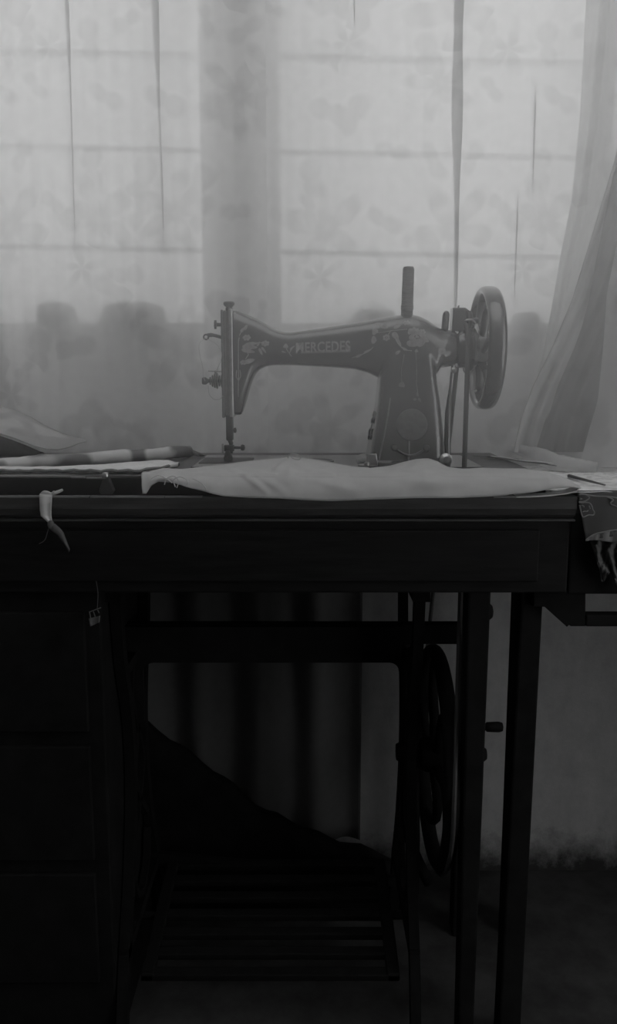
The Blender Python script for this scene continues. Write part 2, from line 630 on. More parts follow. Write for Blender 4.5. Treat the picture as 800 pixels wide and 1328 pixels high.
window('window_1', WX0, PX0, 'window on the left of the dark post, behind the sheer curtain', [])
window('window_2', PX1, WX1, 'window on the right of the dark post, behind the sheer curtain', [])
bm = nb(); box(bm, PX0, PX1, WY - 0.112, WY + 0.135, SILL_Z, WT, 0.004)
struct('trim_1', bm, 'post_paint', 'dark upright post between the two windows')
bm = nb(); box(bm, WX0 - 0.03, WX1 + 0.03, WY - 0.015, W_OUT, SILL_Z - 0.015, SILL_Z, 0.004)
for a, b_ in ((50, 112), (130, 226), (450, 516), (656, 698)):       # small rests nailed to the sill
    box(bm, P(a, 420, WY - .08).x, P(b_, 420, WY - .08).x, WY - 0.108, WY - 0.015, SILL_Z - 0.012, SILL_Z, 0.002)
struct('trim_2', bm, 'frame_paint', 'window sill board behind the curtain')


# things on the sill, touching the curtain from behind
def bowl(px0, px1, ytop, label, depth, front):
    a, b_ = P(px0, 410, WY - .065).x, P(px1, 410, WY - .065).x
    zt = P(400, ytop, WY - .065).z
    r = (b_ - a) / 2
    h = zt - SILL_Z
    bm = nb()
    prof = [(r * 0.97, 0), (r, h * 0.12), (r * 0.99, h * 0.35), (r * 0.95, h * 0.6), (r * 0.86, h * 0.8), (r * 0.7, h * 0.92),
            (r * 0.45, h * 0.985), (0, h)]
    lathe(bm, [(0, 0)] + prof, (0, 0, 0), 'Z', 40)
    for v_ in bm.verts:
        v_.co.y *= depth / r
        v_.co += Vector(((a + b_) / 2, front + depth, SILL_Z))
    return tag(obj('bowl', bm, 'clay'), label, 'bowl', 'dark rounded shapes on the sill')


bowl(56, 107, 394, 'small dark rounded bowl shape on the sill, leftmost behind the curtain', 0.028, 1.361)
bowl(136, 219, 394, 'widest dark rounded bowl shape on the sill behind the curtain', 0.034, 1.361)
bowl(455, 512, 402, 'dark rounded shape on the sill showing just above the machine arm', 0.028, 1.375)
bowl(660, 694, 406, 'small dark rounded shape on the sill just right of the handwheel', 0.024, 1.375)


# ------------------------------------------------------------------ curtains
def curtain(name, px0, px1, Y0, folds, label, ztop, zbot, seed, waves):
    """a hanging sheet; folds: [(px, width at the top in px, py where it starts, py where it dies, lean)]"""
    cols = []                                        # (px, fold or None, k)
    step = 6.0
    xs = []
    x = px0
    while x < px1:
        xs.append(x); x += step
    xs.append(px1)
    for x in xs:
        cols.append((x, None, 0))
    for f in folds:
        cols = [c for c in cols if c[1] is not None or abs(c[0] - f[0]) > f[1] * 0.5 + 3]
        for k in range(4):
            cols.append((f[0] + (-0.5 + 0.0) * 0.001 + k * 0.0001, f, k))
    cols.sort(key=lambda c: c[0])
    rows = 70
    bm = nb()
    vv = []
    for x, f, k in cols:
        line = []
        for j in range(rows + 1):
            z = lerp(ztop, zbot, j / rows)
            py = 664 - F_PX * math.tan(math.atan2(z - CAM_Z, Y0) + PITCH)
            X = (x - 400) / F_PX * Y0 * 1.0
            w = waves * wob(x * 0.022, z * 0.6, seed) + 0.0012 * math.sin(x * 0.3 + z * 2 + seed)
            Y = Y0 + w
            if f:
                hw = 0.0
                if f[2] <= py <= f[3]:
                    t = (py - f[2]) / (f[3] - f[2])
                    hw = f[1] * 0.5 * (1 - t) ** 0.8 * min(1.0, (py - f[2]) / 40.0 + (1.0 if f[2] < 0 else 0.0))
                elif py < f[2] < 0:
                    hw = f[1] * 0.5
                hw = hw * (1 + 0.25 * math.sin(z * 23 + seed))
                hw = hw / F_PX * Y0
                X += f[4] * (py - 200) / F_PX * Y0 + 0.0018 * math.sin(z * 9 + x)
                X += (-hw, hw, -hw, hw)[k]
                Y += (0.0, -0.0025, 0.0015, -0.001)[k] * min(1.0, hw / 0.001)
            line.append(bm.verts.new((X, Y, z)))
        vv.append(line)
    for a, b_ in zip(vv, vv[1:]):
        for j in range(rows):
            bm.faces.new((a[j], b_[j], b_[j + 1], a[j + 1]))
    o = obj(name, bm, 'curtain', None, True, 0.0, 180)
    return tag(o, label, 'curtain')


CY = 1.352
CTOP, CBOT = 2.32, 0.70
curtain('curtain', -420, 348, CY, [(8, 7, -10, 260, -0.04), (109, 5, -10, 330, 0.0), (218, 8, -10, 330, 0.0), (-60, 10, -10, 420, 0.0)],
        'sheer floral curtain covering the left window, ending by the dark post', CTOP, CBOT, 1.0, 0.004)
curtain('curtain', 267, 772, CY + 0.014, [(583, 15, -10, 440, 0.006), (456, 2.5, -10, 35, 0.0), (677, 2.2, 110, 250, 0.0),
                                          (661, 2.2, 245, 400, 0.0)],
        'sheer floral curtain behind the machine with a dark pinched fold', CTOP, CBOT, 4.0, 0.004)

STZ = 0.7285         # the side table is a little lower than the sewing table
# the drape gathered to the right, its foot trailing on the table
SLAB_Z = 0.755


def hang(name, edge, py1, Y0, k, parent, n_u=110, mat='drape'):
    """a gathered length whose free edge sweeps down to the left"""
    def pt(u, v):
        py = lerp(-60, py1, v)
        px = lerp(interp(edge, py), lerp(990, 905, v), u ** 1.1)
        ph = u * 26 + k + 1.6 * v
        Y = Y0 - 0.03 * v + 0.010 * min(1, u * 6) * math.sin(ph) + 0.004 * math.sin(ph * 2.3 + v * 5) - 0.010 * math.exp(-(u / 0.03) ** 2)
        p_ = P(px, py, Y)
        p_.z = max(p_.z, SLAB_Z + 0.004)
        return p_
    bm = nb()
    grid(bm, pt, n_u, 60)
    o_ = obj(name, bm, mat, parent, True, 0.0, 180)
    if parent is not None:
        bm = nb()
        def turned(u, v):
            # the free edge is folded back on itself: a lighter doubled strip, widest low down
            w = interp([(0.0, 0.012), (0.45, 0.03), (0.75, 0.16), (0.9, 0.17), (1.0, 0.14)], v)
            q = pt(u * w, v)
            return q + Vector((0, -0.004 - 0.004 * math.sin(PI * u), 0))
        grid(bm, turned, 14, 60)
        obj('turned_edge', bm, 'drape', o_, True, 0, 180)
    return o_


drape = hang('curtain', [(-60, 762), (0, 760), (150, 752), (260, 741), (330, 727), (400, 715), (470, 702), (530, 684), (583, 664)], 586, 1.333, 0.0, None)
tag(drape, 'gathered floral drape sweeping down to the table on the right', 'curtain')
hang('middle_fold', [(-60, 838), (0, 828), (120, 812), (200, 799), (290, 772), (390, 741), (450, 716), (500, 691), (540, 676), (583, 666)], 586, 1.313, 1.0, drape, mat='drape_shade')
bm = nb()
edge2 = [(250, 815), (330, 797), (380, 787), (450, 782), (520, 775), (560, 763), (600, 752)]


def drape2_pt(u, v):
    py = lerp(250, 606, v)
    px = lerp(interp(edge2, py), 930, u)
    Y = 1.250 + 0.008 * math.sin(u * 18 + v * 2) - 0.012 * v + 0.02 * u
    p_ = P(px, py, Y)
    p_.z = max(p_.z, STZ + 0.008)
    return p_


grid(bm, drape2_pt, 60, 40)
o = obj('front_fold', bm, 'drape', drape, True, 0.0, 180)
# twisted tail of the drape lying on the table
bm = nb()
ctr = smooth_pts([P(664, 574, 1.285), P(690, 583, 1.27), P(720, 590, 1.255), P(750, 597, 1.24), P(774, 603, 1.23)], 10)
rd = [lerp(0.006, 0.0125, min(1, i / 14)) if i < 20 else lerp(0.0125, 0.007, (i - 20) / 20) for i in range(len(ctr))]
for i, c in enumerate(ctr):
    c.z = lerp(SLAB_Z, STZ + 0.004, min(1, max(0, (c.x - 0.315) / 0.05))) + rd[i] + 0.004
tube(bm, ctr, rd, 20)
for v_ in bm.verts:
    v_.co.z += 0.0015 * wob(v_.co.x * 140, v_.co.y * 200)
obj('twisted_tail', bm, 'drape', drape, True, 0, 180)

# ------------------------------------------------------------------ sewing table
TYF, TYB = 1.016, 1.345
LEDGE_Z = 0.731
TX0, TX1 = -0.52, 0.325
table = thing('sewing_table', 'dark wooden treadle sewing table with iron stand under the window', 'table', (-0.1, 1.18, FZ))
bm = nb()
# two boards of the top with a seam, and the well the machine bed drops into
bx0, bx1, by0, by1 = P(258, 600, 1.2).x, P(612, 600, 1.2).x, 1.115, 1.292
TXS = P(708, 612, 1.03).x       # the upper boards stop short of the ledge's right end


def top_boards(bm, z0, z1, inset):
    yf = TYF + 0.012 + inset
    box(bm, TX0, bx0 - .002, yf, TYB, z0, z1, 0.0006)
    box(bm, bx1 + .002, TXS - inset, yf, TYB, z0, z1, 0.0006)
    box(bm, bx0 - .002, bx1 + .002, yf, by0 - 0.002, z0, z1, 0.0006)
    box(bm, bx0 - .002, bx1 + .002, by1 + 0.002, TYB, z0, z1, 0.0006)


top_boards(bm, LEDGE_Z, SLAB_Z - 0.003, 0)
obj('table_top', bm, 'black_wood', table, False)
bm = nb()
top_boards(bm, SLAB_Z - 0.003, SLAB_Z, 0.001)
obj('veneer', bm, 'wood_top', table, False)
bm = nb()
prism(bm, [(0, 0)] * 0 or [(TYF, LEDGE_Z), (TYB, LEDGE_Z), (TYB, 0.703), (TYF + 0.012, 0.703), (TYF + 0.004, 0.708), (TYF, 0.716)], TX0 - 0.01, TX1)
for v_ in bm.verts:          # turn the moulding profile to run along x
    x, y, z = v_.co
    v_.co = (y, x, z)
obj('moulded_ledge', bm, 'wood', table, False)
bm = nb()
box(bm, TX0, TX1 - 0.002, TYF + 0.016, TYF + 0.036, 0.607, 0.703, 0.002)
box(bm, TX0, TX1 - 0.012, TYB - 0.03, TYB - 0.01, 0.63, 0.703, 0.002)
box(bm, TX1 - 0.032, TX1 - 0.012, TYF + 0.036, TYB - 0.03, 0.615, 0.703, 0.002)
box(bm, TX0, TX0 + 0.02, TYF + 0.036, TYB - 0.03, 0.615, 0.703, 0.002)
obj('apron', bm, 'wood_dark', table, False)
bm = nb()
box(bm, TX0 + 0.03, TX1 - 0.04, TYF + 0.011, TYF + 0.0165, 0.622, 0.688, 0.002)
dr = obj('drawer_front', bm, 'wood_dark', table, False)
bm = nb(); box(bm, TX0, TX1, TYF + 0.002, TYF + 0.012, 0.700, 0.7025, 0.0008)
obj('bead', bm, 'wood', table, False)
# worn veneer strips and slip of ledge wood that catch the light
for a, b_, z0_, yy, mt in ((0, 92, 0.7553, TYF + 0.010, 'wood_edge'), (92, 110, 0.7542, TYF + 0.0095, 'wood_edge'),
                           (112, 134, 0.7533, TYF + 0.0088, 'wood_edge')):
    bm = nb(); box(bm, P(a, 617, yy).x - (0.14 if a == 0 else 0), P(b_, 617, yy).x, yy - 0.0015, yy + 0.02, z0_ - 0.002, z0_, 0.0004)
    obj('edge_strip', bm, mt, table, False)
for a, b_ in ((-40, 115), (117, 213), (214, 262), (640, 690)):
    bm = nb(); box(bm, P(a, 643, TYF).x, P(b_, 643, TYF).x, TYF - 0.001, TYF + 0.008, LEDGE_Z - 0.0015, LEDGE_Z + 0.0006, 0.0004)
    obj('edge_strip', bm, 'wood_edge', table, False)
# legs of the table: the right one stands in front of the iron stand


def taper_leg(bm, l0, r0, l1, r1, yf, yb, ztop):
    """square leg: measured at the two heights seen at pixel rows 765 and 1140, left edge at its back, right edge at its front"""
    A, B_ = P(l0, 765, yb), P(l1, 1140, yb)
    D, E = P(r0, 765, yf), P(r1, 1140, yf)

    def at(p, q, z):
        return lerp(p.x, q.x, (z - p.z) / (q.z - p.z))
    vsx = []
    for z in (FZ, ztop):
        for y in (yf, yb):
            for x in (at(A, B_, z), at(D, E, z)):
                vsx.append(bm.verts.new((x, y, z)))
    for f in [(0, 2, 3, 1), (4, 5, 7, 6), (0, 1, 5, 4), (2, 6, 7, 3), (0, 4, 6, 2), (1, 3, 7, 5)]:
        bm.faces.new([vsx[i] for i in f])
    bmesh.ops.bevel(bm, geom=bm.edges[:], offset=0.003, segments=2, profile=0.5, affect='EDGES')


lx1 = P(629, 944, 1.035).x
bm = nb(); taper_leg(bm, 601, 637, 592.5, 622, 1.035, 1.068, 0.615)
rleg = obj('leg', bm, 'black_wood', table, False)
bm = nb(); tube(bm, [(lx1 - 0.004, 1.053, P(630, 944, 1.05).z), (lx1 + 0.005, 1.053, P(630, 944, 1.05).z)], 0.0045, 10)
zc = P(640, 944, 1.05).z
lathe(bm, [(0, 0), (0.004, 0.0005), (0.0062, 0.003), (0.0066, 0.010), (0.0068, 0.019), (0.0055, 0.0235), (0, 0.025)], (lx1 + 0.003, 1.053, zc), 'X', 16)
obj('peg', bm, 'iron', rleg)
for py in (793, 978):
    bm = nb(); lathe(bm, [(0, 0), (0.0105, 0.0), (0.0105, 0.003), (0.008, 0.006), (0, 0.008)], (P(634 if py < 900 else 625, py, 1.04).x, 1.05, P(636, py, 1.05).z), 'X', 16)
    obj('bolt_head', bm, 'iron', rleg)
bm = nb(); box(bm, TX0 + 0.015, TX0 + 0.052, 1.035, 1.072, FZ, 0.615, 0.003); obj('leg', bm, 'black_wood', table, False)
for x in (TX0 + 0.015, 0.2415):
    bm = nb(); box(bm, x, x + 0.034, TYB - 0.05, TYB - 0.014, FZ, 0.64, 0.003); obj('leg', bm, 'black_wood', table, False)
# catch on the front edge
bm = nb()
ck = P(138, 617, TYF + 0.006)
lathe(bm, [(0, 0), (0.003, 0), (0.0045, 0.002), (0.0045, 0.005), (0.003, 0.0075), (0, 0.008)], (ck.x, ck.y - 0.004, ck.z - 0.003), 'Z', 16)
ct = obj('catch', bm, 'steel', table)
bm = nb()
prism(bm, [(ck.x - 0.003, ck.z - 0.002), (ck.x + 0.003, ck.z - 0.002), (ck.x + 0.009, ck.z - 0.018), (ck.x + 0.006, ck.z - 0.022),
           (ck.x - 0.007, ck.z - 0.022), (ck.x - 0.009, ck.z - 0.018)], ck.y - 0.004, ck.y + 0.008, 0.001)
obj('catch_plate', bm, 'blued', ct, False)

# iron stand: two cast sides, cross rail, treadle, drive wheel
stand_x = P(527, 975, 1.2).x
WHX = 0.190
WHZ = P(574, 978, 1.2).z


def bar(bm, pts, w, t):
    """flat cast bar along a path in a plane x = const: w in the plane, t across it"""
    pts = [Vector(p) for p in pts]
    prev = []
    for i, p_ in enumerate(pts):
        d = (pts[min(i + 1, len(pts) - 1)] - pts[max(i - 1, 0)]).normalized()
        nrm = Vector((0, -d.z, d.y))
        ring = [bm.verts.new(p_ + nrm * (w / 2 * a) + Vector((t / 2 * b_, 0, 0))) for a, b_ in ((-1, -1), (1, -1), (1, 1), (-1, 1))]
        if prev:
            for k in range(4):
                bm.faces.new((prev[k], prev[(k + 1) % 4], ring[(k + 1) % 4], ring[k]))
        else:
            bm.faces.new(ring)
        prev = ring
    bm.faces.new(prev[::-1])


def cast_side(x, sgn):
    bm = nb()
    th = 0.014
    for s in (-1, 1):
        yc = 1.19
        bar(bm, smooth_pts([(x, yc + s * 0.10, 0.60), (x, yc + s * 0.085, 0.5), (x, yc + s * 0.05, 0.4), (x, yc + s * 0.045, 0.3),
                            (x, yc + s * 0.075, 0.18), (x, yc + s * 0.13, 0.06), (x, yc + s * 0.16, FZ + 0.008)], 6), 0.02, th)
        bar(bm, smooth_pts([(x, yc + s * 0.02, 0.47), (x, yc + s * 0.032, 0.42), (x, yc + s * 0.0, 0.36), (x, yc - s * 0.03, 0.30),
                            (x, yc, 0.25), (x, yc + s * 0.05, 0.2)], 6), 0.01, th * 0.7)
        bar(bm, smooth_pts([(x, yc, 0.10), (x, yc + s * 0.04, 0.12), (x, yc + s * 0.06, 0.17)], 5), 0.01, th * 0.7)
    bar(bm, [(x, 1.07, 0.595), (x, 1.31, 0.595)], 0.02, th * 1.6)
    bar(bm, [(x, 1.12, 0.475), (x, 1.26, 0.475)], 0.016, th)
    bar(bm, [(x, 1.06, 0.085), (x, 1.32, 0.085)], 0.016, th)
    o_ = obj('cast_side', bm, 'iron', table, False)
    return o_


bm = nb()
pl, pr = TX0 + 0.054, P(187, 900, 1.30).x
box(bm, pl, pr, 1.045, 1.31, FZ, 0.607, 0.003)  # added drawer block that keeps the wall at the left dark
ped = obj('added_pedestal', bm, 'black_wood', table, False)
for k in range(3):
    za_ = 0.06 + k * 0.18
    bm = nb(); box(bm, pl + 0.02, pr - 0.02, 1.038, 1.046, za_, za_ + 0.16, 0.002)
    dr_ = obj('added_drawer', bm, 'black_wood', ped, False)
cast_side(pr + 0.009, -1)
side = cast_side(stand_x, 1)
# inner bearing post that carries the wheel axle
bm = nb()
tube(bm, smooth_pts([P(524, 815, 1.2), P(526, 900, 1.2), P(527, 975, 1.2), P(527, 1060, 1.2), P(535, 1100, 1.2), P(556, 1145, 1.2)], 6), 0.0085, 10)
lathe(bm, [(0, -0.012), (0.012, -0.012), (0.015, -0.006), (0.015, 0.008), (0.012, 0.014), (0, 0.014)], P(524, 975, 1.2), 'X', 20)
obj('bearing_post', bm, 'iron', table)
bm = nb(); tube(bm, [P(518, 976, 1.2), P(628, 978, 1.2)], 0.007, 12)
lathe(bm, [(0, 0), (0.011, 0), (0.011, 0.008), (0.008, 0.012), (0, 0.012)], P(620, 978, 1.2), 'X', 16)
obj('axle', bm, 'iron', table)
# drive wheel
bm = nb()
R = 0.163
prof = []
for k in range(17):
    a = 2 * PI * k / 16
    prof.append((R - 0.010 + 0.011 * math.cos(a), 0.0115 * math.sin(a)))
lathe(bm, prof, (WHX, 1.2, WHZ), 'X', 64)
dw = obj('drive_wheel', bm, 'iron', table)
bm = nb(); lathe(bm, [(0, -0.022), (0.022, -0.022), (0.026, -0.014), (0.026, 0.014), (0.022, 0.022), (0, 0.022)], (WHX, 1.2, WHZ), 'X', 28)
obj('hub', bm, 'iron', dw)
for k in range(5):
    a0 = 2 * PI * k / 5 + 0.35
    pts = []
    for q in range(9):
        t = q / 8
        r = lerp(0.02, R - 0.012, t)
        a = a0 + 0.42 * math.sin(t * PI * 1.2)
        pts.append((WHX + 0.004 * math.sin(t * PI), 1.2 + r * math.sin(a), WHZ + r * math.cos(a)))
    bm = nb(); tube(bm, pts, [lerp(0.0085, 0.0065, q / 8) for q in range(9)], 10)
    obj('spoke', bm, 'iron', dw)
bm = nb(); tube(bm, [(WHX - 0.03, 1.2, WHZ - 0.02), (WHX - 0.03, 1.17, WHZ - 0.12), (WHX - 0.035, 1.14, 0.075)], 0.006, 10)
obj('pitman_rod', bm, 'iron', table)
# cross rail between the sides and a lower one
bm = nb()
x0, x1 = pr + 0.001, lx1 - 0.004
za, zb = P(400, 806, 1.2).z, P(400, 832, 1.2).z
box(bm, x0, x1, 1.185, 1.205, zb, za, 0.003)
obj('cross_rail', bm, 'iron', table, False)
bm = nb()
ka, kb = pr + 0.001, P(520, 900, 1.18).x
kt, kz = P(400, 812, 1.18).z, P(400, 858, 1.18).z
pa = P(187, 900, 1.18).x
out_ = [(ka, kt), (kb, kt), (kb, kz - 0.02)]
for k in range(7):
    a = PI / 2 * k / 6
    out_.append((kb - 0.004 - 0.014 * (1 - math.cos(a)), kz - 0.014 + 0.014 * math.sin(a)))
for k in range(7):
    a = PI / 2 * k / 6
    out_.append((pa + 0.016 * (1 - math.sin(a)), kz - 0.016 * (1 - math.cos(a))))
out_ += [(pa, kz - 0.09), (ka, kz - 0.09)]
prism(bm, out_, 1.175, 1.184)
obj('knee_panel', bm, 'black_wood', table, False)
bm = nb()
bar_y = 1.2
prism(bm, [(x0, 0.10), (x0 + 0.02, 0.10), (stand_x, 0.055), (stand_x, 0.04), (x0, 0.075)], 1.29, 1.30)
obj('brace', bm, 'iron', table, False)
# treadle: framed grating on a pivot
bm = nb()
tx0, tx1, ty0, ty1, tz = x0 + 0.03, stand_x - 0.02, 1.06, 1.30, 0.06
for a in (tx0, tx1 - 0.018):
    box(bm, a, a + 0.018, ty0, ty1, tz, tz + 0.012, 0.002)
for k in range(7):
    yy = lerp(ty0, ty1 - 0.016, k / 6)
    box(bm, tx0, tx1, yy, yy + 0.016, tz, tz + 0.010, 0.002)
for v_ in bm.verts:
    v_.co.z += (v_.co.y - 1.18) * 0.12
tube(bm, [(x0 - 0.01, 1.18, tz + 0.004), (stand_x + 0.01, 1.18, tz + 0.004)], 0.006, 8)
obj('treadle', bm, 'iron', table, False)

# dark cloth hanging in folds at the back under the table, and an added black heap shaped to the shadow edge
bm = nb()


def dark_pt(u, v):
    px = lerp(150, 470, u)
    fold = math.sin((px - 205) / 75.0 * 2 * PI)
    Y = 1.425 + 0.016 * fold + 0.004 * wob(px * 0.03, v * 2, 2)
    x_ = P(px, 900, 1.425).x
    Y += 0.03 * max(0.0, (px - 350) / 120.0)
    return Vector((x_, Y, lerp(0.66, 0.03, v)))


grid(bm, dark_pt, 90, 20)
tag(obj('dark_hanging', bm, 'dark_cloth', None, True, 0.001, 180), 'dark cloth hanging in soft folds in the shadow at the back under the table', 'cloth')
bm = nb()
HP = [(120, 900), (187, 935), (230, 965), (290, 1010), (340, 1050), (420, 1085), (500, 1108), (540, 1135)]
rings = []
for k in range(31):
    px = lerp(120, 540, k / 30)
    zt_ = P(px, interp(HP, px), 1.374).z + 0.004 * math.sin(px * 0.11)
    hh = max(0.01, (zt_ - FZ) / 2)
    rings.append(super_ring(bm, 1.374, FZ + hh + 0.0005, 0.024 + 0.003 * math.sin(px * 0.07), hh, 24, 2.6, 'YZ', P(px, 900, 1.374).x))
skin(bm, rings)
tag(obj('shadow_heap', bm, 'black_wood', None, True, 0, 180), 'added black heap shaped to the sloping shadow edge behind the treadle', 'heap')

# belt from the drive wheel to the machine's handwheel
BX = P(604, 540, 1.165).x
belt_r = 0.036
AXZ = P(600, 452, 1.2).z
bm = nb()
pts = []
for k in range(25):
    a = PI * k / 24
    pts.append(Vector((BX, 1.2 - belt_r * math.cos(a), AXZ + belt_r * math.sin(a))))
for k in range(25):
    a = PI * k / 24
    pts.append(Vector((WHX + 0.0, 1.2 + (R + 0.004) * math.cos(a), WHZ - (R + 0.004) * math.sin(a))))
pts.append(pts[0].copy())
# straight runs get points of their own, so the belt stays taut
path = []
for a, b_ in zip(pts, pts[1:]):
    path.append(a)
    if (b_ - a).length > 0.1:
        for q in range(1, 12):
            path.append(a.lerp(b_, q / 12))
tube(bm, path + [pts[0]], 0.0033, 8)
tag(obj('drive_belt', bm, 'leather'), 'round leather drive belt running from the handwheel down through the table', 'belt')

# ------------------------------------------------------------------ sewing machine
MY = 1.2
mach = thing('sewing_machine', 'black enamelled sewing machine with gilt flowers on the table by the window', 'sewing machine', (P(440, 600, MY).x, MY, SLAB_Z))


def mx(px, Y=MY):
    return P(px, 450, Y).x * 1.0


TOP = [(302, 402), (310, 404), (320, 407.5), (335, 414), (350, 423), (360, 428), (368, 430.5), (378, 431), (400, 428), (430, 423.5), (460, 419),
       (490, 413), (510, 409.5), (522, 408), (532, 408), (542, 410), (550, 413.5), (558, 418.5), (566, 424), (574, 428), (582, 429)]
BOT = [(302, 538), (312.5, 538), (314, 535), (318, 524), (323, 508), (328, 493), (332, 485), (337, 479.5), (345, 475.5), (355, 474), (380, 474), (430, 476.5), (460, 479),
       (478, 484), (490, 490), (565, 488), (571, 477), (582, 474)]
HTH = [(302, 0.0215), (312, 0.023), (330, 0.0235), (360, 0.022), (420, 0.022), (470, 0.025), (500, 0.031), (540, 0.034), (565, 0.029), (582, 0.024)]
bm = nb()
rings = []
xs = [302 + 2.5 * k for k in range(113)]
for px in xs:
    zt, zb = P(px, interp(TOP, px), MY).z, P(px, interp(BOT, px), MY).z
    rings.append(super_ring(bm, MY, (zt + zb) / 2, interp(HTH, px), (zt - zb) / 2, 56, 2.7, 'YZ', P(px, 450, MY).x))
skin(bm, rings)
LEFT = [(430, 505), (470, 492), (490, 489), (500, 488.5), (520, 486.5), (540, 484), (570, 478.5), (600, 473), (607, 470)]
RIGHT = [(430, 560), (470, 566), (490, 568), (530, 573), (560, 575.5), (600, 577.5), (607, 580)]
HD = [(430, 0.030), (480, 0.034), (530, 0.042), (580, 0.052), (600, 0.057), (607, 0.062)]
rings = []
for k in range(60):
    py = 440 + (606.5 - 440) * k / 59
    xl, xr = P(interp(LEFT, py), py, MY + 0.02).x, P(interp(RIGHT, py), py, MY - 0.035).x
    rings.append(super_ring(bm, (xl + xr) / 2, MY, (xr - xl) / 2, interp(HD, py), 72, 7.0, 'XY', max(P(500, py, MY).z, SLAB_Z)))
skin(bm, rings)
# shaft housing to the handwheel
lathe(bm, [(0, 0), (0.0275, 0), (0.0265, P(575, 450, MY).x - P(555, 450, MY).x), (0.0235, P(590, 450, MY).x - P(555, 450, MY).x), (0, P(590, 450, MY).x - P(555, 450, MY).x + 0.001)], P(555, 452, MY), 'X', 40)
lathe(bm, [(0, 0), (0.020, 0), (0.0205, P(600, 450, MY).x - P(585, 450, MY).x), (0, P(600, 450, MY).x - P(585, 450, MY).x + 0.0005)], P(585, 452, MY), 'X', 40)
body = obj('body', bm, 'enamel', mach, True, 0, 180)
rm = body.modifiers.new('cast', 'REMESH'); rm.mode = 'VOXEL'; rm.voxel_size = 0.0016
sm = body.modifiers.new('smooth', 'SMOOTH'); sm.factor = 0.5; sm.iterations = 6
bpy.context.view_layer.update()
dg = bpy.context.evaluated_depsgraph_get()
me2 = bpy.data.meshes.new_from_object(body.evaluated_get(dg))
body.modifiers.clear()
body.data = me2
body.data.name = 'body'
for pl in me2.polygons:
    pl.use_smooth = True
if not me2.materials:
    me2.materials.append(M['enamel'])
off = root_loc(body)
tree = BVHTree.FromPolygons([v_.co + off for v_ in me2.vertices], [pl.vertices[:] for pl in me2.polygons])


def on_body(px, py, lift=0.0005):
    """point of the casting seen at a photo pixel"""
    d = (P(px, py, MY) - Vector((0, 0, CAM_Z))).normalized()
    h = tree.ray_cast(Vector((0, 0, CAM_Z)), d)
    if h[0] is None:
        return P(px, py, MY)
    return h[0] + h[1] * lift


# bed plate in its well
bm = nb()
bed_z = SLAB_Z + 0.0015
box(bm, bx0, bx1, by0, by1, LEDGE_Z + 0.002, bed_z, 0.001)
bed = obj('bed_plate', bm, 'enamel', mach, False)
bm = nb()
sx = P(300, 598, MY).x
box(bm, bx0 + 0.004, sx + 0.03, by0 + 0.05, by1 - 0.05, bed_z, bed_z + 0.0008, 0.0003)
obj('slide_plate', bm, 'dull_steel', bed, False)
bm = nb()
cx0 = P(405, 597, MY).x
ring_o = [(cx0 + 0.030 * math.cos(t * PI / 24), MY + 0.026 * math.sin(t * PI / 24), bed_z + 0.0006) for t in range(49)]
tube(bm, ring_o, 0.0009, 6)
obj('oval_line', bm, 'decal', bed)
# foot rim round the base
bm = nb()
rr = []
x_l, x_r = P(470, 606, MY + .02).x - 0.006, P(579, 606, MY - .035).x + 0.004
for h, gset in ((bed_z, 0.004), (bed_z + 0.003, 0.004), (bed_z + 0.006, 0.0)):
    rr.append(super_ring(bm, (x_l + x_r) / 2, MY, (x_r - x_l) / 2 + gset, 0.062 + gset, 56, 3.4, 'XY', h))
skin(bm, rr)
obj('base_rim', bm, 'enamel', mach)

# head end: face plate with ribs, seen edge on
bm = nb()
zt, zb = P(295, 402, MY).z, P(295, 540, MY).z
x0_, x1_ = P(298.5, 450, MY).x, P(303.5, 450, MY).x
box(bm, x0_, x1_, MY - 0.0225, MY + 0.0225, zb, zt, 0.0012)
fp = obj('face_plate', bm, 'steel', mach, False)
bm = nb()
xa, xb = P(288.5, 450, MY).x, P(297.5, 450, MY).x
box(bm, xa, P(291.5, 450, MY).x, MY - 0.020, MY + 0.020, P(290, 541, MY).z, P(290, 403, MY).z, 0.001)
box(bm, P(292.5, 450, MY).x, P(294.5, 450, MY).x, MY - 0.021, MY + 0.02, P(290, 538, MY).z, P(290, 404, MY).z, 0.0006)
box(bm, P(291, 450, MY).x, x0_ + 0.001, MY - 0.0195, MY + 0.0195, P(290, 538, MY).z, P(290, 405, MY).z, 0.0006)
obj('rib', bm, 'dull_steel', fp, False)
# pressure screw on top
bm = nb()
bp = P(297, 404, MY)
s1 = 1 / 917.0
lathe(bm, [(0, -0.004), (4.5 * s1, -0.004), (4.5 * s1, 4 * s1), (3.6 * s1, 5 * s1), (6.8 * s1, 8 * s1), (7.2 * s1, 10.5 * s1), (6 * s1, 12 * s1), (0, 12.6 * s1)], bp, 'Z', 24)
obj('pressure_screw', bm, 'blued', mach)
# thread guide stud and take-up lever on the face plate
bm = nb()
q = P(278, 421, MY)
lathe(bm, [(0, 0), (5.6 * s1, 0), (5.6 * s1, 2.6 * s1), (2.3 * s1, 3.2 * s1), (2.3 * s1, 12 * s1), (0, 12 * s1)], q, 'X', 20)
obj('guide_stud', bm, 'blued', mach)
bm = nb()
tube(bm, smooth_pts([P(290, 438.5, MY - 0.012), P(282, 436, MY - 0.013), P(275, 434.5, MY - 0.013), P(269, 435, MY - 0.013)], 6), [0.0024] * 12 + [0.0028] * 7, 10)
ring_ = []
for k in range(21):
    a = 2 * PI * k / 20
    ring_.append(P(267.3 + 3.1 * math.cos(a), 437 + 3.1 * math.sin(a), MY - 0.013))
tube(bm, ring_, 0.0012, 8, cap=False)
obj('take_up_lever', bm, 'blued', mach)
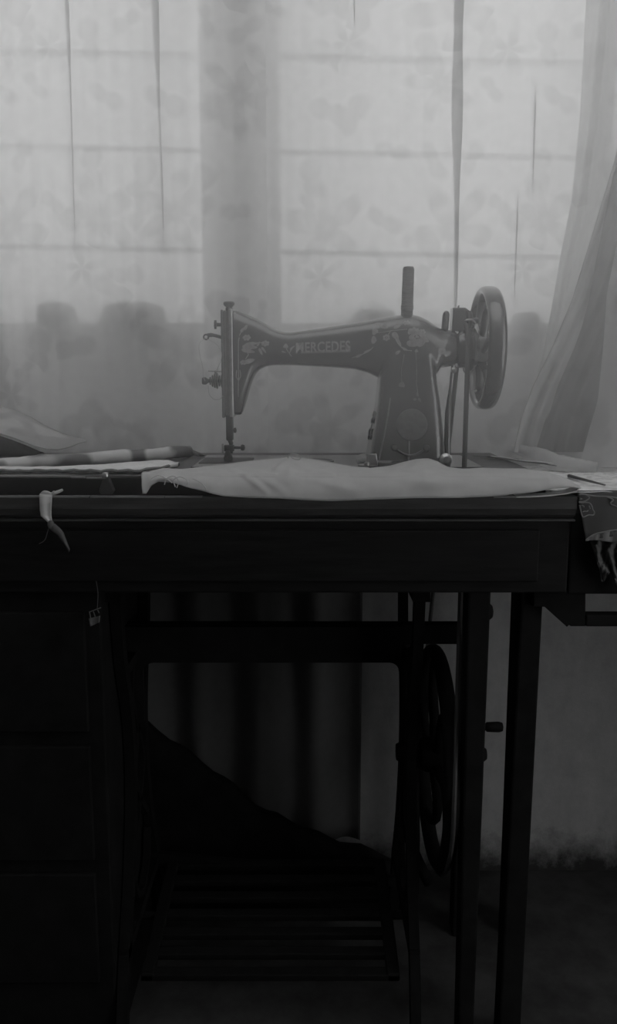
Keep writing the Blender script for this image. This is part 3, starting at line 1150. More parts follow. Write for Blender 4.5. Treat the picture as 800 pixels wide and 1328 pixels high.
# tension assembly
bm = nb()
q = P(262, 494, MY - 0.006)
for a, r0, w in ((0.0, 4.4, 3.5), (0.0, 0, 0)):
    if w:
        lathe(bm, [(0, 0), (3.6 * s1, 0), (4.6 * s1, 1.2 * s1), (4.6 * s1, 5 * s1), (3 * s1, 7 * s1), (2 * s1, 9 * s1), (2.6 * s1, 10 * s1), (0, 10 * s1)], q, 'X', 12)
tens = obj('tension_knob', bm, 'blued', mach)
bm = nb()
for k, (x_, r_) in enumerate(((272, 5), (275, 7.5), (278, 9), (281, 10), (284, 7), (287, 8))):
    lathe(bm, [(0, 0), (r_ * s1, 0), (r_ * s1, 1.3 * s1), (0, 1.6 * s1)], P(x_, 494, MY - 0.006), 'X', 24)
tube(bm, [P(268, 494, MY - .006), P(291, 494, MY - .006)], 0.0024, 10)
obj('tension_disc', bm, 'blued', mach)
bm = nb()
tube(bm, [P(270, 481, MY - 0.008), P(290, 481.5, MY - 0.008)], 0.0011, 8)
tube(bm, [P(280, 482, MY - 0.008), P(279, 487, MY - 0.007)], 0.0018, 8)
obj('thread_guide', bm, 'steel', mach)
# thread path
bm = nb()
tube(bm, smooth_pts([P(266, 439, MY - .014), P(259.5, 444, MY - .016), P(258, 452, MY - .017), P(260, 464, MY - .017), P(263, 476, MY - .016), P(263.5, 488, MY - .015), P(266, 494, MY - .014)], 8), 0.00042, 6)
tube(bm, smooth_pts([P(267, 439, MY - .014), P(276, 443, MY - .018), P(283, 449, MY - .018), P(287, 457, MY - .02), P(286.5, 467, MY - .02), P(283, 476, MY - .018), P(281, 481, MY - .01)], 8), 0.00042, 6)
tube(bm, smooth_pts([P(270, 500, MY - .014), P(271, 510, MY - .017), P(275, 516, MY - .019), P(280, 518.5, MY - .02), P(286, 517, MY - .022), P(289, 513, MY - .024)], 8), 0.0005, 6)
obj('thread', bm, 'thread', mach)
# needle bar, presser bar, clamp screws, foot
bm = nb()
box(bm, P(293.5, 540, MY).x, P(302, 540, MY).x, MY - 0.008, MY + 0.008, P(298, 571, MY).z, P(298, 538, MY).z, 0.0015)
nbr = obj('needle_bar', bm, 'blued', mach, False)
bm = nb(); lathe(bm, [(0, 0), (1.6 * s1, 0), (1.6 * s1, 2 * s1), (3.2 * s1, 2.2 * s1), (3.4 * s1, 5 * s1), (0, 6 * s1)], P(301, 558, MY - 0.003), 'X', 16)
obj('clamp_screw', bm, 'blued', nbr)
bm = nb()
tube(bm, [P(297, 568, MY), P(300, 576, MY)], [0.0035, 0.003], 10)
tube(bm, [P(299.5, 573, MY), P(299.5, 588, MY)], 0.0028, 10)
box(bm, P(291, 583, MY).x, P(303.5, 583, MY).x, MY - 0.006, MY + 0.006, P(298, 585, MY).z, P(298, 577, MY).z, 0.001)
foot = obj('presser_foot', bm, 'blued', mach)
bm = nb(); lathe(bm, [(0, 0), (1.8 * s1, 0), (1.6 * s1, 9 * s1), (3.4 * s1, 9.5 * s1), (4.1 * s1, 11.5 * s1), (3.4 * s1, 14 * s1), (0, 15 * s1)], P(303, 580.5, MY - 0.003), 'X', 16)
obj('clamp_screw', bm, 'blued', foot)
bm = nb()
box(bm, P(288, 580, MY).x, P(290.5, 580, MY).x, MY - 0.006, MY - 0.001, P(289, 588, MY).z, P(289, 575, MY).z, 0.0006)
obj('needle_holder', bm, 'steel', foot, False)
bm = nb()
fz = bed_z + 0.001
prism(bm, [(P(291.5, 597, MY).x, fz), (P(300.5, 597, MY).x, fz), (P(301, 590, MY).x, fz + 0.004), (P(298.5, 586, MY).x, P(298, 584, MY).z), (P(293.5, 586, MY).x, P(298, 584, MY).z), (P(291, 592, MY).x, fz + 0.004)], MY - 0.012, MY + 0.006, 0.0008)
obj('sole', bm, 'dull_steel', foot, False)

# handwheel
bm = nb()
WX = 0.2462
RO = 0.0845
wc = Vector((WX, MY, AXZ))
prof = []
for k in range(25):
    a = 2 * PI * k / 24
    prof.append((RO - 0.0066 + 0.0066 * math.cos(a), 0.0122 * math.copysign(abs(math.sin(a)) ** 0.8, math.sin(a))))
lathe(bm, prof, wc, 'X', 96)
hw = obj('handwheel', bm, 'enamel', mach, True, 0, 180)
bm = nb()
lathe(bm, [(0, -0.040), (0.025, -0.040), (0.027, -0.034), (0.027, -0.029), (0.0335, -0.028), (0.0345, -0.026), (0.031, -0.0235), (0.0345, -0.021), (0.0335, -0.019),
           (0.024, -0.013), (0.021, 0.006), (0.0195, 0.014), (0.017, 0.017), (0, 0.017)], wc - Vector((0.0, 0, 0)), 'X', 48)
hub = obj('hub', bm, 'enamel', hw)
bm = nb()
lathe(bm, [(0, 0.0165), (0.015, 0.0165), (0.0165, 0.018), (0.0165, 0.024), (0.0145, 0.0265), (0, 0.027)], wc, 'X', 32)
obj('clutch_knob', bm, 'steel', hub)
for k in range(6):
    a0 = 2 * PI * k / 6 + 0.25
    pts, rads = [], []
    for q in range(10):
        t = q / 9
        r = lerp(0.017, RO - 0.011, t)
        a = a0 + 0.5 * math.sin(t * PI * 0.9)
        pts.append(wc + Vector((-0.007 * (1 - t), r * math.sin(a), r * math.cos(a))))
        rads.append(lerp(0.0062, 0.0045, t) + 0.002 * t * t)
    bm = nb(); tube(bm, pts, rads, 10, flat=0.75)
    obj('spoke', bm, 'enamel', hw)

# bobbin winder above the shaft housing
bm = nb()
a_ = [(P(584, 428, MY).x, P(584, 430, MY).z), (P(607, 428, MY).x, P(607, 430, MY).z), (P(607, 410, MY).x, P(607, 404, MY).z),
      (P(601, 400, MY).x, P(601, 399.5, MY).z), (P(585.5, 400, MY).x, P(585, 400, MY).z)]
prism(bm, a_, MY - 0.012, MY + 0.010, 0.0012)
tube(bm, [P(594, 400, MY - 0.003), P(595, 396, MY - .003)], [0.0016, 0.0008], 8)
wd = obj('bobbin_winder', bm, 'enamel', mach, False)
bm = nb()
tube(bm, [P(576.5, 431, MY - .006), P(577.3, 420, MY - .006), P(578.2, 410, MY - .006), P(578.7, 406.5, MY - .006), P(578.9, 404.2, MY - .006), P(579, 403, MY - .006)], [0.0048, 0.005, 0.005, 0.0046, 0.0032, 0.001], 12)
obj('winder_lever', bm, 'enamel', wd)
bm = nb()
lathe(bm, [(0, 0), (0.0115, 0), (0.0135, 0.002), (0.0120, 0.0045), (0.0135, 0.007), (0.0115, 0.009), (0.004, 0.009), (0.004, 0.018), (0, 0.019)], P(603, 416, MY - 0.008), 'X', 28)
obj('winder_pulley', bm, 'blued', wd)
bm = nb()
tube(bm, [P(602, 417, MY - .02), P(606, 415, MY - .022), P(612, 414.5, MY - .022), P(617, 419, MY - .02)], [0.0012, 0.0018, 0.0018, 0.001], 8)
obj('winder_spring', bm, 'steel', wd)
# belt guard rod and stud on the right of the pillar
bm = nb()
tube(bm, [P(586.5, 474, MY + 0.0), P(584, 500, MY), P(581, 535, MY), P(580, 575, MY), P(580, 606, MY)], [0.0016, 0.0018, 0.0045, 0.005, 0.005], 10)
obj('belt_guard', bm, 'enamel', mach)
bm = nb(); lathe(bm, [(0, 0), (0.003, 0), (0.0042, 0.002), (0.0042, 0.005), (0.003, 0.007), (0, 0.0075)], P(585, 480, MY - 0.024), 'X', 16)
obj('oil_stud', bm, 'steel', mach)
# round inspection cover on the front of the pillar, with the screwed bracket below it
cc = on_body(534, 551, 0)
bm = nb()
n_ = 40
inner = [on_body(534 + 20 * q * math.cos(2 * PI * k / n_), 551 + 20.5 * q * math.sin(2 * PI * k / n_), 0.0018) for q in (1.0,) for k in range(n_)]
base = [on_body(534 + 20.6 * math.cos(2 * PI * k / n_), 551 + 21 * math.sin(2 * PI * k / n_), -0.001) for k in range(n_)]
vi = [bm.verts.new(p_) for p_ in inner]; vb = [bm.verts.new(p_) for p_ in base]
mid = [bm.verts.new(on_body(534 + 17.5 * math.cos(2 * PI * k / n_), 551 + 18 * math.sin(2 * PI * k / n_), 0.0022)) for k in range(n_)]
cen = bm.verts.new(on_body(534, 551, 0.0024))
for k in range(n_):
    k2 = (k + 1) % n_
    bm.faces.new((vb[k], vb[k2], vi[k2], vi[k])); bm.faces.new((vi[k], vi[k2], mid[k2], mid[k])); bm.faces.new((mid[k], mid[k2], cen))
cov = obj('round_cover', bm, 'cover', mach)
bm = nb()
pts = [on_body(lerp(511, 554, k / 16), 581 + 10.5 * math.sin(PI * k / 16) - 1.5 * k / 16, 0.001) for k in range(17)]
tube(bm, pts, 0.0028, 8, flat=0.6)
br = obj('curved_bracket', bm, 'cover', mach)
for px, py in ((511, 580), (552.5, 581)):
    c_ = on_body(px, py, 0.0)
    bm = nb(); lathe(bm, [(0, -0.003), (0.0048, -0.003), (0.0048, -0.005), (0.0035, -0.0066), (0, -0.007)], c_, 'Y', 18)
    obj('screw', bm, 'dull_steel', br)
bm = nb(); tube(bm, [on_body(530, 572, 0.001), on_body(530, 585, 0.001), on_body(529, 599, 0.001)], 0.0013, 8)
obj('rod', bm, 'dull_steel', br)
# thumb clamp beside the base and the knurled screw to its right
bm = nb()
c_ = P(480, 604, MY - 0.055)
zz = bed_z + 0.0005
prism(bm, [(P(474, 600, 1.14).x, zz), (P(489.5, 600, 1.14).x, zz), (P(487.5, 586, 1.14).x, P(480, 587.5, 1.14).z), (P(475.5, 586, 1.14).x, P(480, 587.5, 1.14).z)], 1.128, 1.143, 0.0012)
cl = obj('clamp', bm, 'steel', mach, False)
bm = nb(); lathe(bm, [(0, 0), (0.013, 0), (0.0135, 0.0008), (0.012, 0.0014), (0, 0.0016)], (P(477, 604, 1.135).x, 1.135, zz - 0.0004), 'Z', 24)
lathe(bm, [(0, 0), (0.0045, 0), (0.004, 0.003), (0.0015, 0.0045), (0, 0.0046)], (P(476, 604, 1.12).x, 1.1235, zz + 0.001), 'Z', 16)
obj('clamp_washer', bm, 'steel', cl)
bm = nb()
c_ = P(578.5, 598, 1.125)
lathe(bm, [(0, 0), (0.0072, 0), (0.0085, -0.001), (0.0085, -0.005), (0.006, -0.0065), (0.0045, -0.0085), (0, -0.0092)], Vector((c_.x, 1.13, bed_z + 0.0086)), 'Y', 24)
obj('thumb_screw', bm, 'steel', mach)
bm = nb(); tube(bm, [(c_.x, 1.130, bed_z + 0.0086), (c_.x, 1.16, bed_z + 0.0086)], 0.004, 12)
obj('screw_shank', bm, 'dull_steel', mach)


# gilt transfers: petals, leaves, stems laid on the enamel
def blob_decal(bm, px, py, a, b_, rot, kind='leaf', n=14):
    pts = []
    for k in range(n):
        t = 2 * PI * k / n
        if kind == 'leaf':
            x_, y_ = a * math.cos(t), b_ * math.sin(t) * (1 - 0.35 * math.cos(t))
        else:
            r_ = 1 + 0.16 * math.sin(3 * t + px)
            x_, y_ = a * r_ * math.cos(t), b_ * r_ * math.sin(t)
        c_, s_ = math.cos(rot), math.sin(rot)
        pts.append(on_body(px + x_ * c_ - y_ * s_, py + x_ * s_ + y_ * c_, 0.0007))
    cen_ = bm.verts.new(on_body(px, py, 0.0009))
    vs_ = [bm.verts.new(p_) for p_ in pts]
    for k in range(n):
        bm.faces.new((vs_[k], vs_[(k + 1) % n], cen_))


def stem(bm, pl, w=0.0006):
    pts = []
    for a, b_ in zip(pl, pl[1:]):
        for q in range(6):
            pts.append(on_body(lerp(a[0], b_[0], q / 6), lerp(a[1], b_[1], q / 6), 0.0004))
    pts.append(on_body(pl[-1][0], pl[-1][1], 0.0004))
    tube(bm, pts, w, 6, flat=1.0)


def spray(name, mat, blobs, stems):
    bm = nb()
    for b_ in blobs:
        if b_[5] == 'rose' and b_[2] >= 5:
            px, py, a, bb, rot = b_[:5]
            for k in range(6):
                t = 2 * PI * k / 6 + rot
                blob_decal(bm, px + 0.62 * a * math.cos(t), py + 0.62 * bb * math.sin(t), 0.46 * a, 0.27 * a, t + PI / 2 + 0.5, 'leaf', 12)
            blob_decal(bm, px, py, 0.26 * a, 0.22 * bb, rot, 'rose', 10)
        else:
            blob_decal(bm, *b_)
    for s_ in stems:
        stem(bm, s_)
    o_ = obj(name, bm, mat, mach, True, 0, 180)
    return o_


spray('flower_transfer', 'decal',
      [(324, 450, 10, 3.2, 0.05, 'leaf'), (322, 455, 9, 2.8, 0.2, 'leaf'), (326, 446, 9, 2.4, -0.15, 'leaf'), (320, 438, 5.5, 3.4, 0.3, 'rose'),
       (344, 445.5, 5.5, 3.2, -0.2, 'rose'), (338, 456, 5, 1.8, 1.1, 'leaf'), (342, 454, 5, 1.5, 0.9, 'leaf'), (335, 446, 3.5, 1.5, -1.0, 'leaf'),
       (314.5, 428, 4, 2, -0.9, 'leaf'), (319, 425, 4, 1.6, -1.1, 'leaf'), (324, 468, 6.5, 3.0, -0.3, 'leaf'), (316, 470, 5, 2.6, 0.4, 'rose')],
      [[(310, 438), (309, 444), (309, 460), (309, 480), (309, 515)], [(310, 436), (313, 430), (319, 422)], [(318, 466), (322, 460), (320, 455)], [(330, 447), (336, 444), (342, 446)],
       [(307, 480), (306, 488), (309, 494), (312, 488), (311, 480)]])
spray('flower_transfer', 'decal',
      [(370.5, 449, 3.2, 3.0, 0, 'rose'), (379, 451, 4, 1.2, -0.7, 'leaf'), (368, 456.5, 3, 1.0, 0.3, 'leaf')],
      [[(371, 452), (374, 457), (378, 462)], [(375, 458), (378, 453)]])
spray('flower_transfer', 'decal',
      [(541, 437, 11, 8, 0.1, 'rose'), (536, 430, 8, 4, -0.2, 'rose'), (547, 431, 5, 4, 0.3, 'rose'), (535, 446, 8, 4, 0.2, 'leaf'), (546, 445, 6, 4, -0.4, 'leaf'), (552, 441, 4.5, 3, 0.5, 'leaf'),
       (513, 436, 6, 3.6, 0.9, 'leaf'), (517, 444, 6, 2.2, 1.0, 'leaf'), (524, 452, 5, 1.2, 0.4, 'leaf'), (501, 438, 5, 4.2, -0.4, 'rose'), (486, 430, 4, 4.5, 0.2, 'rose'), (485, 441, 3.5, 5, 0.1, 'leaf'),
       (515, 424, 5, 2, -0.4, 'leaf'), (498, 424, 5, 2.6, 0.3, 'leaf'), (516, 457, 4, 2, -0.6, 'leaf'), (527, 419, 5, 2, 0.2, 'rose'), (477, 455, 6, 1.2, -0.4, 'leaf'), (466, 461, 5, 1.6, -0.4, 'leaf'), (540, 455, 2.2, 2.2, 0, 'rose')],
      [[(488, 432), (498, 431), (508, 429), (520, 428), (528, 427)], [(484, 450), (478, 456), (466, 461), (456, 464)], [(510, 434), (516, 446), (524, 454), (534, 455)], [(502, 436), (506, 430)]])
spray('flower_transfer', 'decal_dim', [(521, 499, 4, 3.6, 0, 'rose'), (544, 519, 3, 1.8, 1.0, 'leaf'), (538, 518, 2.4, 1.6, -0.3, 'leaf'), (541, 512, 3, 1, 1.2, 'leaf')],
      [[(539, 455), (540, 480), (540, 498), (542, 514)], [(521, 499), (520, 480), (524, 460)]])
spray('flower_transfer', 'decal', [(485.5, 537, 2.4, 4, 0.3, 'leaf'), (483, 545, 2, 4, 0.3, 'leaf'), (480, 560, 2.2, 4.4, 0.2, 'leaf'), (478.5, 567, 1.8, 3, 0.2, 'leaf')],
      [[(486, 535), (482, 552), (478, 570)]])
# highlight of the pillar's corner, laid on as a thin pale line
bm = nb(); stem(bm, [(506, 516), (503, 536), (498, 565), (491, 598)], 0.0012)
obj('corner_highlight', bm, 'decal_dim', mach)

# the name on the arm: block capitals standing on a shade bar
cu = bpy.data.curves.new('lettering', 'FONT')
cu.body = 'MERCEDES'
cu.size = 1.0
cu.offset = 0.022
cu.resolution_u = 4
cu.space_character = 1.06
tmp = bpy.data.objects.new('lettering', cu)
C.objects.link(tmp)
bpy.context.view_layer.update()
dg = bpy.context.evaluated_depsgraph_get()
tm = bpy.data.meshes.new_from_object(tmp.evaluated_get(dg))
bpy.data.objects.remove(tmp)
bm = nb(); bm.from_mesh(tm)
bmesh.ops.triangulate(bm, faces=bm.faces[:])
bmesh.ops.subdivide_edges(bm, edges=bm.edges[:], cuts=1)
xs_ = [v_.co.x for v_ in bm.verts]; ys_ = [v_.co.y for v_ in bm.verts]
x0t, x1t, y0t, y1t = min(xs_), max(xs_), min(ys_), max(ys_)
for v_ in bm.verts:
    u = (v_.co.x - x0t) / (x1t - x0t); w = (v_.co.y - y0t) / (y1t - y0t)
    v_.co = on_body(lerp(384, 454, u), lerp(lerp(457.5, 456, u), lerp(444.5, 441.5, u), w), 0.0010)
bpy.data.meshes.remove(tm)
let = obj('lettering', bm, 'decal', mach, False)
bm = nb()
for ring_pts in ([(383.5, 445), (392, 444.4), (392, 451), (383.5, 451.5)], [(383.5, 452), (386, 452), (386, 458.5), (383.5, 458.5)], [(390, 455.8), (454.5, 453.8), (454.5, 456.8), (390, 458.6)], [(447, 449), (454.7, 448.6), (454.7, 456.5), (450, 456.7)]):
    grid(bm, lambda u, v_, r=ring_pts: on_body(lerp(lerp(r[0][0], r[1][0], u), lerp(r[3][0], r[2][0], u), v_), lerp(lerp(r[0][1], r[1][1], u), lerp(r[3][1], r[2][1], u), v_), 0.0006), 12, 3)
obj('letter_shade', bm, 'decal_dim', mach, False)

# thread spool on top
sp = P(527.5, 408.5, MY)
spool = thing('thread_spool', 'tall narrow spool wound with dull thread standing on top of the machine', 'thread spool', (sp.x, sp.y, sp.z - 0.002))
bm = nb()
prof = [(0, 0)]
for k in range(61):
    t = k / 60
    prof.append((0.0082 + 0.00035 * math.sin(k * 2.6) + (0.0005 if 9 <= k <= 14 else 0) - 0.0004 * t, t * 0.0615))
prof.append((0, 0.0615))
lathe(bm, prof, sp - Vector((0, 0, 0.0015)), 'Z', 28)
for v_ in bm.verts:
    v_.co.x += (v_.co.z - sp.z) * 0.02
obj('winding', bm, 'twine', spool)
bm = nb(); lathe(bm, [(0, 0.060), (0.0076, 0.060), (0.0080, 0.0622), (0.0066, 0.0658), (0.0030, 0.0658), (0.0030, 0.0655), (0, 0.0655)], sp + Vector((0.0012, 0, -0.0015)), 'Z', 24)
obj('end_cap', bm, 'core', spool)

# ------------------------------------------------------------------ cloths on the table
# white muslin along the front edge
BACK = [(185, 618), (196, 611), (212, 607.5), (235, 609), (262, 606), (300, 602), (330, 598), (355, 595.3), (375, 594), (392, 594.5), (410, 597), (435, 602), (460, 606), (480, 607.5),
        (505, 604.5), (525, 599), (540, 595.8), (556, 595.5), (567, 599), (580, 606), (600, 608.5), (625, 607), (650, 608), (680, 608), (705, 611), (725, 617), (740, 624), (749, 631)]
RIDGE = [(185, 621), (196, 614), (212, 611), (235, 614), (262, 617), (300, 616.5), (345, 614.5), (375, 610), (400, 614), (440, 616), (480, 617), (520, 613), (550, 609), (580, 613), (620, 617), (660, 616), (700, 616), (725, 620), (740, 626), (750, 631.5)]
HEM = [(185, 640), (190, 640), (196, 630), (206, 624), (222, 625.5), (250, 634), (270, 638.5), (290, 643.5), (320, 645.5), (360, 646.5), (400, 648.5), (430, 650), (470, 648.5), (520, 646.5), (600, 645.5), (650, 643), (690, 638.5), (715, 634), (740, 631.5), (751, 632)]
cloth = thing('muslin_cloth', 'long white muslin cloth laid along the front edge of the sewing table', 'cloth', (P(465, 630, 1.05).x, 1.05, SLAB_Z))
YR, YH = 1.036, 1.0125


def y_on_top(py, z):
    """depth at which a pixel row meets the height z"""
    d = P(400, py, 1.0)
    return (CAM_Z - z) / (CAM_Z - d.z)


CREASES = [(376, 0.05, 350, 0.55, 0.003, 5), (376, 0.1, 420, 0.5, 0.002, 5), (300, 0.3, 345, 0.9, 0.003, 4), (330, 0.5, 372, 0.95, 0.002, 4),
           (470, 0.45, 560, 0.75, 0.002, 6), (550, 0.1, 520, 0.5, 0.002, 7), (560, 0.1, 610, 0.5, 0.002, 7), (640, 0.5, 720, 0.7, 0.002, 5), (400, 0.6, 470, 0.9, 0.0018, 5)]


def cloth_pt(u, v):
    px = lerp(185, 751, u)
    yb, yr, yh = interp(BACK, px), interp(RIDGE, px), interp(HEM, px)
    # heights above the slab: the crumpled back edge stands up, the ridge lies on the slab's edge, the hem hangs to the ledge
    Yb = min(max(y_on_top(yb, SLAB_Z + 0.004), YR + 0.006), 1.10)
    pb = P(px, yb, Yb); pr = P(px, yr, YR); ph = P(px, yh, YH)
    drop = min(1.0, max(0.0, (px - 712) / 14.0))
    floor_z = lerp(SLAB_Z, LEDGE_Z, drop)          # right of the boards the cloth sinks to the ledge
    pr.z = max(pr.z, floor_z + 0.0025); pb.z = max(pb.z, floor_z + 0.0025)
    mid_ = Vector(((pr.x + ph.x) / 2, lerp(YR, YH, 1.0), lerp(pr.z, ph.z, 0.12)))
    if v < 0.4:
        t = v / 0.4
        p_ = pb.lerp(pr, t)
        p_.z += 0.0012 * wob(px * 0.05, t * 3, 3) * math.sin(PI * t)
        p_.z = max(p_.z, floor_z + 0.0022)
    else:
        t = (v - 0.4) / 0.6
        p_ = pr * (1 - t) ** 2 + mid_ * 2 * t * (1 - t) + ph * t * t
        p_.y += 0.0022 * wob(px * 0.035, t * 2.4, 1) * t
    if p_.y > 1.0262:
        p_.z = max(p_.z, floor_z + 0.0024)
    # soft creases running over the cloth
    for (ax, av, bx_, bv, h, w) in CREASES:
        dx, dv = bx_ - ax, (bv - av) * 60
        L2 = dx * dx + dv * dv
        t_ = max(0, min(1, ((px - ax) * dx + (v - av) * 60 * dv) / L2))
        d2 = (px - ax - t_ * dx) ** 2 + ((v - av) * 60 - t_ * dv) ** 2
        bump = h * math.exp(-d2 / (w * w)) * math.sin(PI * (0.15 + 0.7 * t_))
        if v < 0.4:
            p_.z += bump
        else:
            p_.y -= bump
    # fine creases at the bunched left end
    k = max(0.0, 1 - u / 0.32)
    p_.y -= 0.0035 * k * max(0, math.sin(px * 0.16 + v * 7 + 0.8 * math.sin(px * 0.05))) * min(1, v * 3)
    return p_


bm = nb(); grid(bm, cloth_pt, 240, 26)
obj('top_layer', bm, 'cloth', cloth, True, 0.0012, 180)
bm = nb()


def under_pt(u, v):
    # the sheet turns under itself at the right end and runs back to the left
    pth = [(749, 631.5), (750.5, 634), (748, 637), (735, 640.5), (715, 643), (690, 644.5), (670, 645)]
    i = u * (len(pth) - 1)
    k = min(int(i), len(pth) - 2)
    px = lerp(pth[k][0], pth[k + 1][0], i - k); py = lerp(pth[k][1], pth[k + 1][1], i - k)
    Y = lerp(YH + 0.0005, 1.032, v)
    return P(px, py, Y) if v < 0.02 else Vector((P(px, py, YH).x, Y, P(px, py, YH).z + 0.002 * v))


grid(bm, under_pt, 40, 6)
obj('turned_under_end', bm, 'cloth', cloth, True, 0.001, 180)
bm = nb()
tube(bm, smooth_pts([P(px, interp(BACK, px), min(max(y_on_top(interp(BACK, px), SLAB_Z + 0.004), YR + 0.006), 1.10)) + Vector((0, 0.0005, 0.0008)) for px in range(262, 480, 8)], 3), 0.0007, 6)
obj('rolled_edge', bm, 'ribbon', cloth)
bm = nb()
tube(bm, smooth_pts([P(374, 595, 1.09), P(373.5, 591, 1.085), P(378, 588.8, 1.08), P(386, 589.5, 1.08), P(390, 593, 1.08), P(387, 596, 1.08), P(380, 594.5, 1.08), P(378, 591.8, 1.08), P(384, 592, 1.08)], 6), 0.0006, 6)
obj('thread_curl', bm, 'thread', cloth)
bm = nb()
for loop in ([(196, 621), (206, 616), (216, 620), (224, 626)], [(214, 628), (217, 620), (226, 617), (232, 623), (230, 632)], [(228, 631), (226, 622), (234, 618), (243, 622), (244, 629)], [(250, 620), (262, 626), (268, 634)]):
    pts = []
    for px, py in loop:
        c_ = P(px, py, 1.0)
        pts.append(Vector((c_.x * YH, YH - 0.0045, CAM_Z + (c_.z - CAM_Z) * YH)))
    tube(bm, smooth_pts(pts, 6), 0.0006, 6)
obj('pulled_thread', bm, 'thread', cloth)

# printed fabric roll on the left
bm = nb()
Yr = 1.19
RR = 0.0086


def roll_c(px, py):
    return P(px, py, y_on_top(py, SLAB_Z + RR + 0.001))


cl_ = smooth_pts([roll_c(-70, 606), roll_c(0, 602.5), roll_c(60, 598.5), roll_c(120, 594.5), roll_c(180, 590.5), roll_c(222, 587), roll_c(246, 585)], 8)
rd = [RR * (1 + 0.05 * math.sin(i * 0.5)) for i in range(len(cl_))]
for i, c_ in enumerate(cl_):
    c_.z = SLAB_Z + rd[i] + 0.001
tube(bm, cl_, rd, 24)
for v_ in bm.verts:
    v_.co.z += 0.0008 * wob(v_.co.x * 60, v_.co.y * 300)
    v_.co.z = max(v_.co.z, SLAB_Z + 0.0005)
# ragged turned end
roll = obj('fabric_roll', bm, 'print', None, True, 0, 180)
tag(roll, 'rolled length of printed fabric lying behind the folded cloth on the left', 'fabric roll')
bm = nb()
e0 = cl_[-1]
for k in range(3):
    tube(bm, [e0 + Vector((-0.002, 0, 0.001)), e0 + Vector((0.006 + 0.004 * k, 0.002 * k - 0.002, -0.003 - 0.001 * k)), e0 + Vector((0.014 + 0.004 * k, 0.003 * k - 0.004, -0.0065 + 0.002 * (k % 2)))], [0.0055 - 0.001 * k, 0.003, 0.001], 8)
obj('frayed_end', bm, 'hem', roll, True)

# folded cloth in front of it
bm = nb()
FT = [(-60, 612), (0, 609.5), (60, 605.5), (120, 602.5), (165, 598.5), (185, 596.5), (205, 596.5), (219, 599), (224, 603)]
FB = [(-60, 618), (0, 616), (60, 615), (120, 615), (160, 614.5), (190, 613.5), (210, 609.5), (224, 605)]
nU, nV = 60, 12


def fold_pt(u, v):
    px = lerp(-60, 224, u)
    yt, yb = interp(FT, px), interp(FB, px)
    zt_ = SLAB_Z + 0.0085 * (1 - 0.25 * (u > 0.9))
    Yf = max(1.046, y_on_top(yb, SLAB_Z + 0.001))
    Ybk = max(Yf + 0.012, y_on_top(yt, zt_))
    prof_ = [(Yf + 0.002, SLAB_Z + 0.001), (Yf - 0.001, SLAB_Z + 0.003), (Yf, SLAB_Z + 0.006), (Yf + 0.004, zt_ - 0.0005), (lerp(Yf, Ybk, 0.5), zt_), (Ybk - 0.003, zt_), (Ybk, SLAB_Z + 0.003), (Ybk - 0.002, SLAB_Z + 0.001)]
    i = v * (len(prof_) - 1); k = min(int(i), len(prof_) - 2)
    Y = lerp(prof_[k][0], prof_[k + 1][0], i - k); z = lerp(prof_[k][1], prof_[k + 1][1], i - k)
    return Vector((P(px, 605, 1.08).x, Y, max(SLAB_Z + 0.0006, z + 0.0006 * wob(px * 0.08, v * 6, 2))))


grid(bm, fold_pt, nU, 28)
bmesh.ops.holes_fill(bm, edges=[e for e in bm.edges if e.is_boundary], sides=0)
fc = obj('folded_cloth', bm, 'fold', None, True, 0, 60)
tag(fc, 'flat folded pale cloth with a dark hem at the left front of the table', 'cloth')
bm = nb()
pts = []
for k in range(41):
    u = lerp(0.0, 0.97, k / 40)
    p_ = fold_pt(u, 0.22)
    pts.append(p_ + Vector((0, -0.0006, -0.0004 + 0.0008 * math.sin(k * 1.9))))
tube(bm, pts, 0.0027, 8, flat=0.7)
obj('hem', bm, 'hem', fc)

# pale wrap curling up at the far left over a dark bundle
bm = nb()
WT_ = [(-70, 519), (0, 528), (20, 532), (40, 541), (60, 553), (80, 562), (100, 568), (113, 572)]
WB_ = [(-70, 545), (0, 562), (20, 569), (40, 577), (60, 582.5), (75, 583.5), (90, 580), (105, 574), (113, 572.3)]


def wrap_pt(u, v):
    px = lerp(-70, 113, u)
    py = lerp(interp(WT_, px), interp(WB_, px), v)
    Y = lerp(1.315, 1.235, v) + 0.010 * math.sin(v * PI) * -1 + 0.004 * wob(px * 0.05, v * 4, 5) + 0.02 * u * (1 - v)
    p_ = P(px, py, Y)
    p_.z = max(p_.z, SLAB_Z + 0.002)
    return p_


grid(bm, wrap_pt, 60, 22)
tag(obj('wrapping_cloth', bm, 'wrap', None, True, 0.001, 180), 'pale limp cloth arching over a dark bundle at the far left of the table', 'cloth')
bm = nb()
bc = P(-15, 580, 1.275)
rings = []
for k in range(21):
    t = k / 20
    x_ = lerp(-0.53, P(52, 580, 1.275).x, t)
    hgt = 0.013 * (math.sin(PI * min(1, (t * 0.9 + 0.1))) ** 0.5 + 0.15) * lerp(1.6, 0.55, t)
    hgt = max(hgt, 0.003)
    rings.append(super_ring(bm, 1.272, SLAB_Z + hgt + 0.0006, 0.022, hgt, 24, 2.6, 'YZ', x_))
skin(bm, rings)
tag(obj('cloth_bundle', bm, 'ceramic', None, True, 0, 180), 'dark bundle under the arching pale cloth at far left', 'bundle')

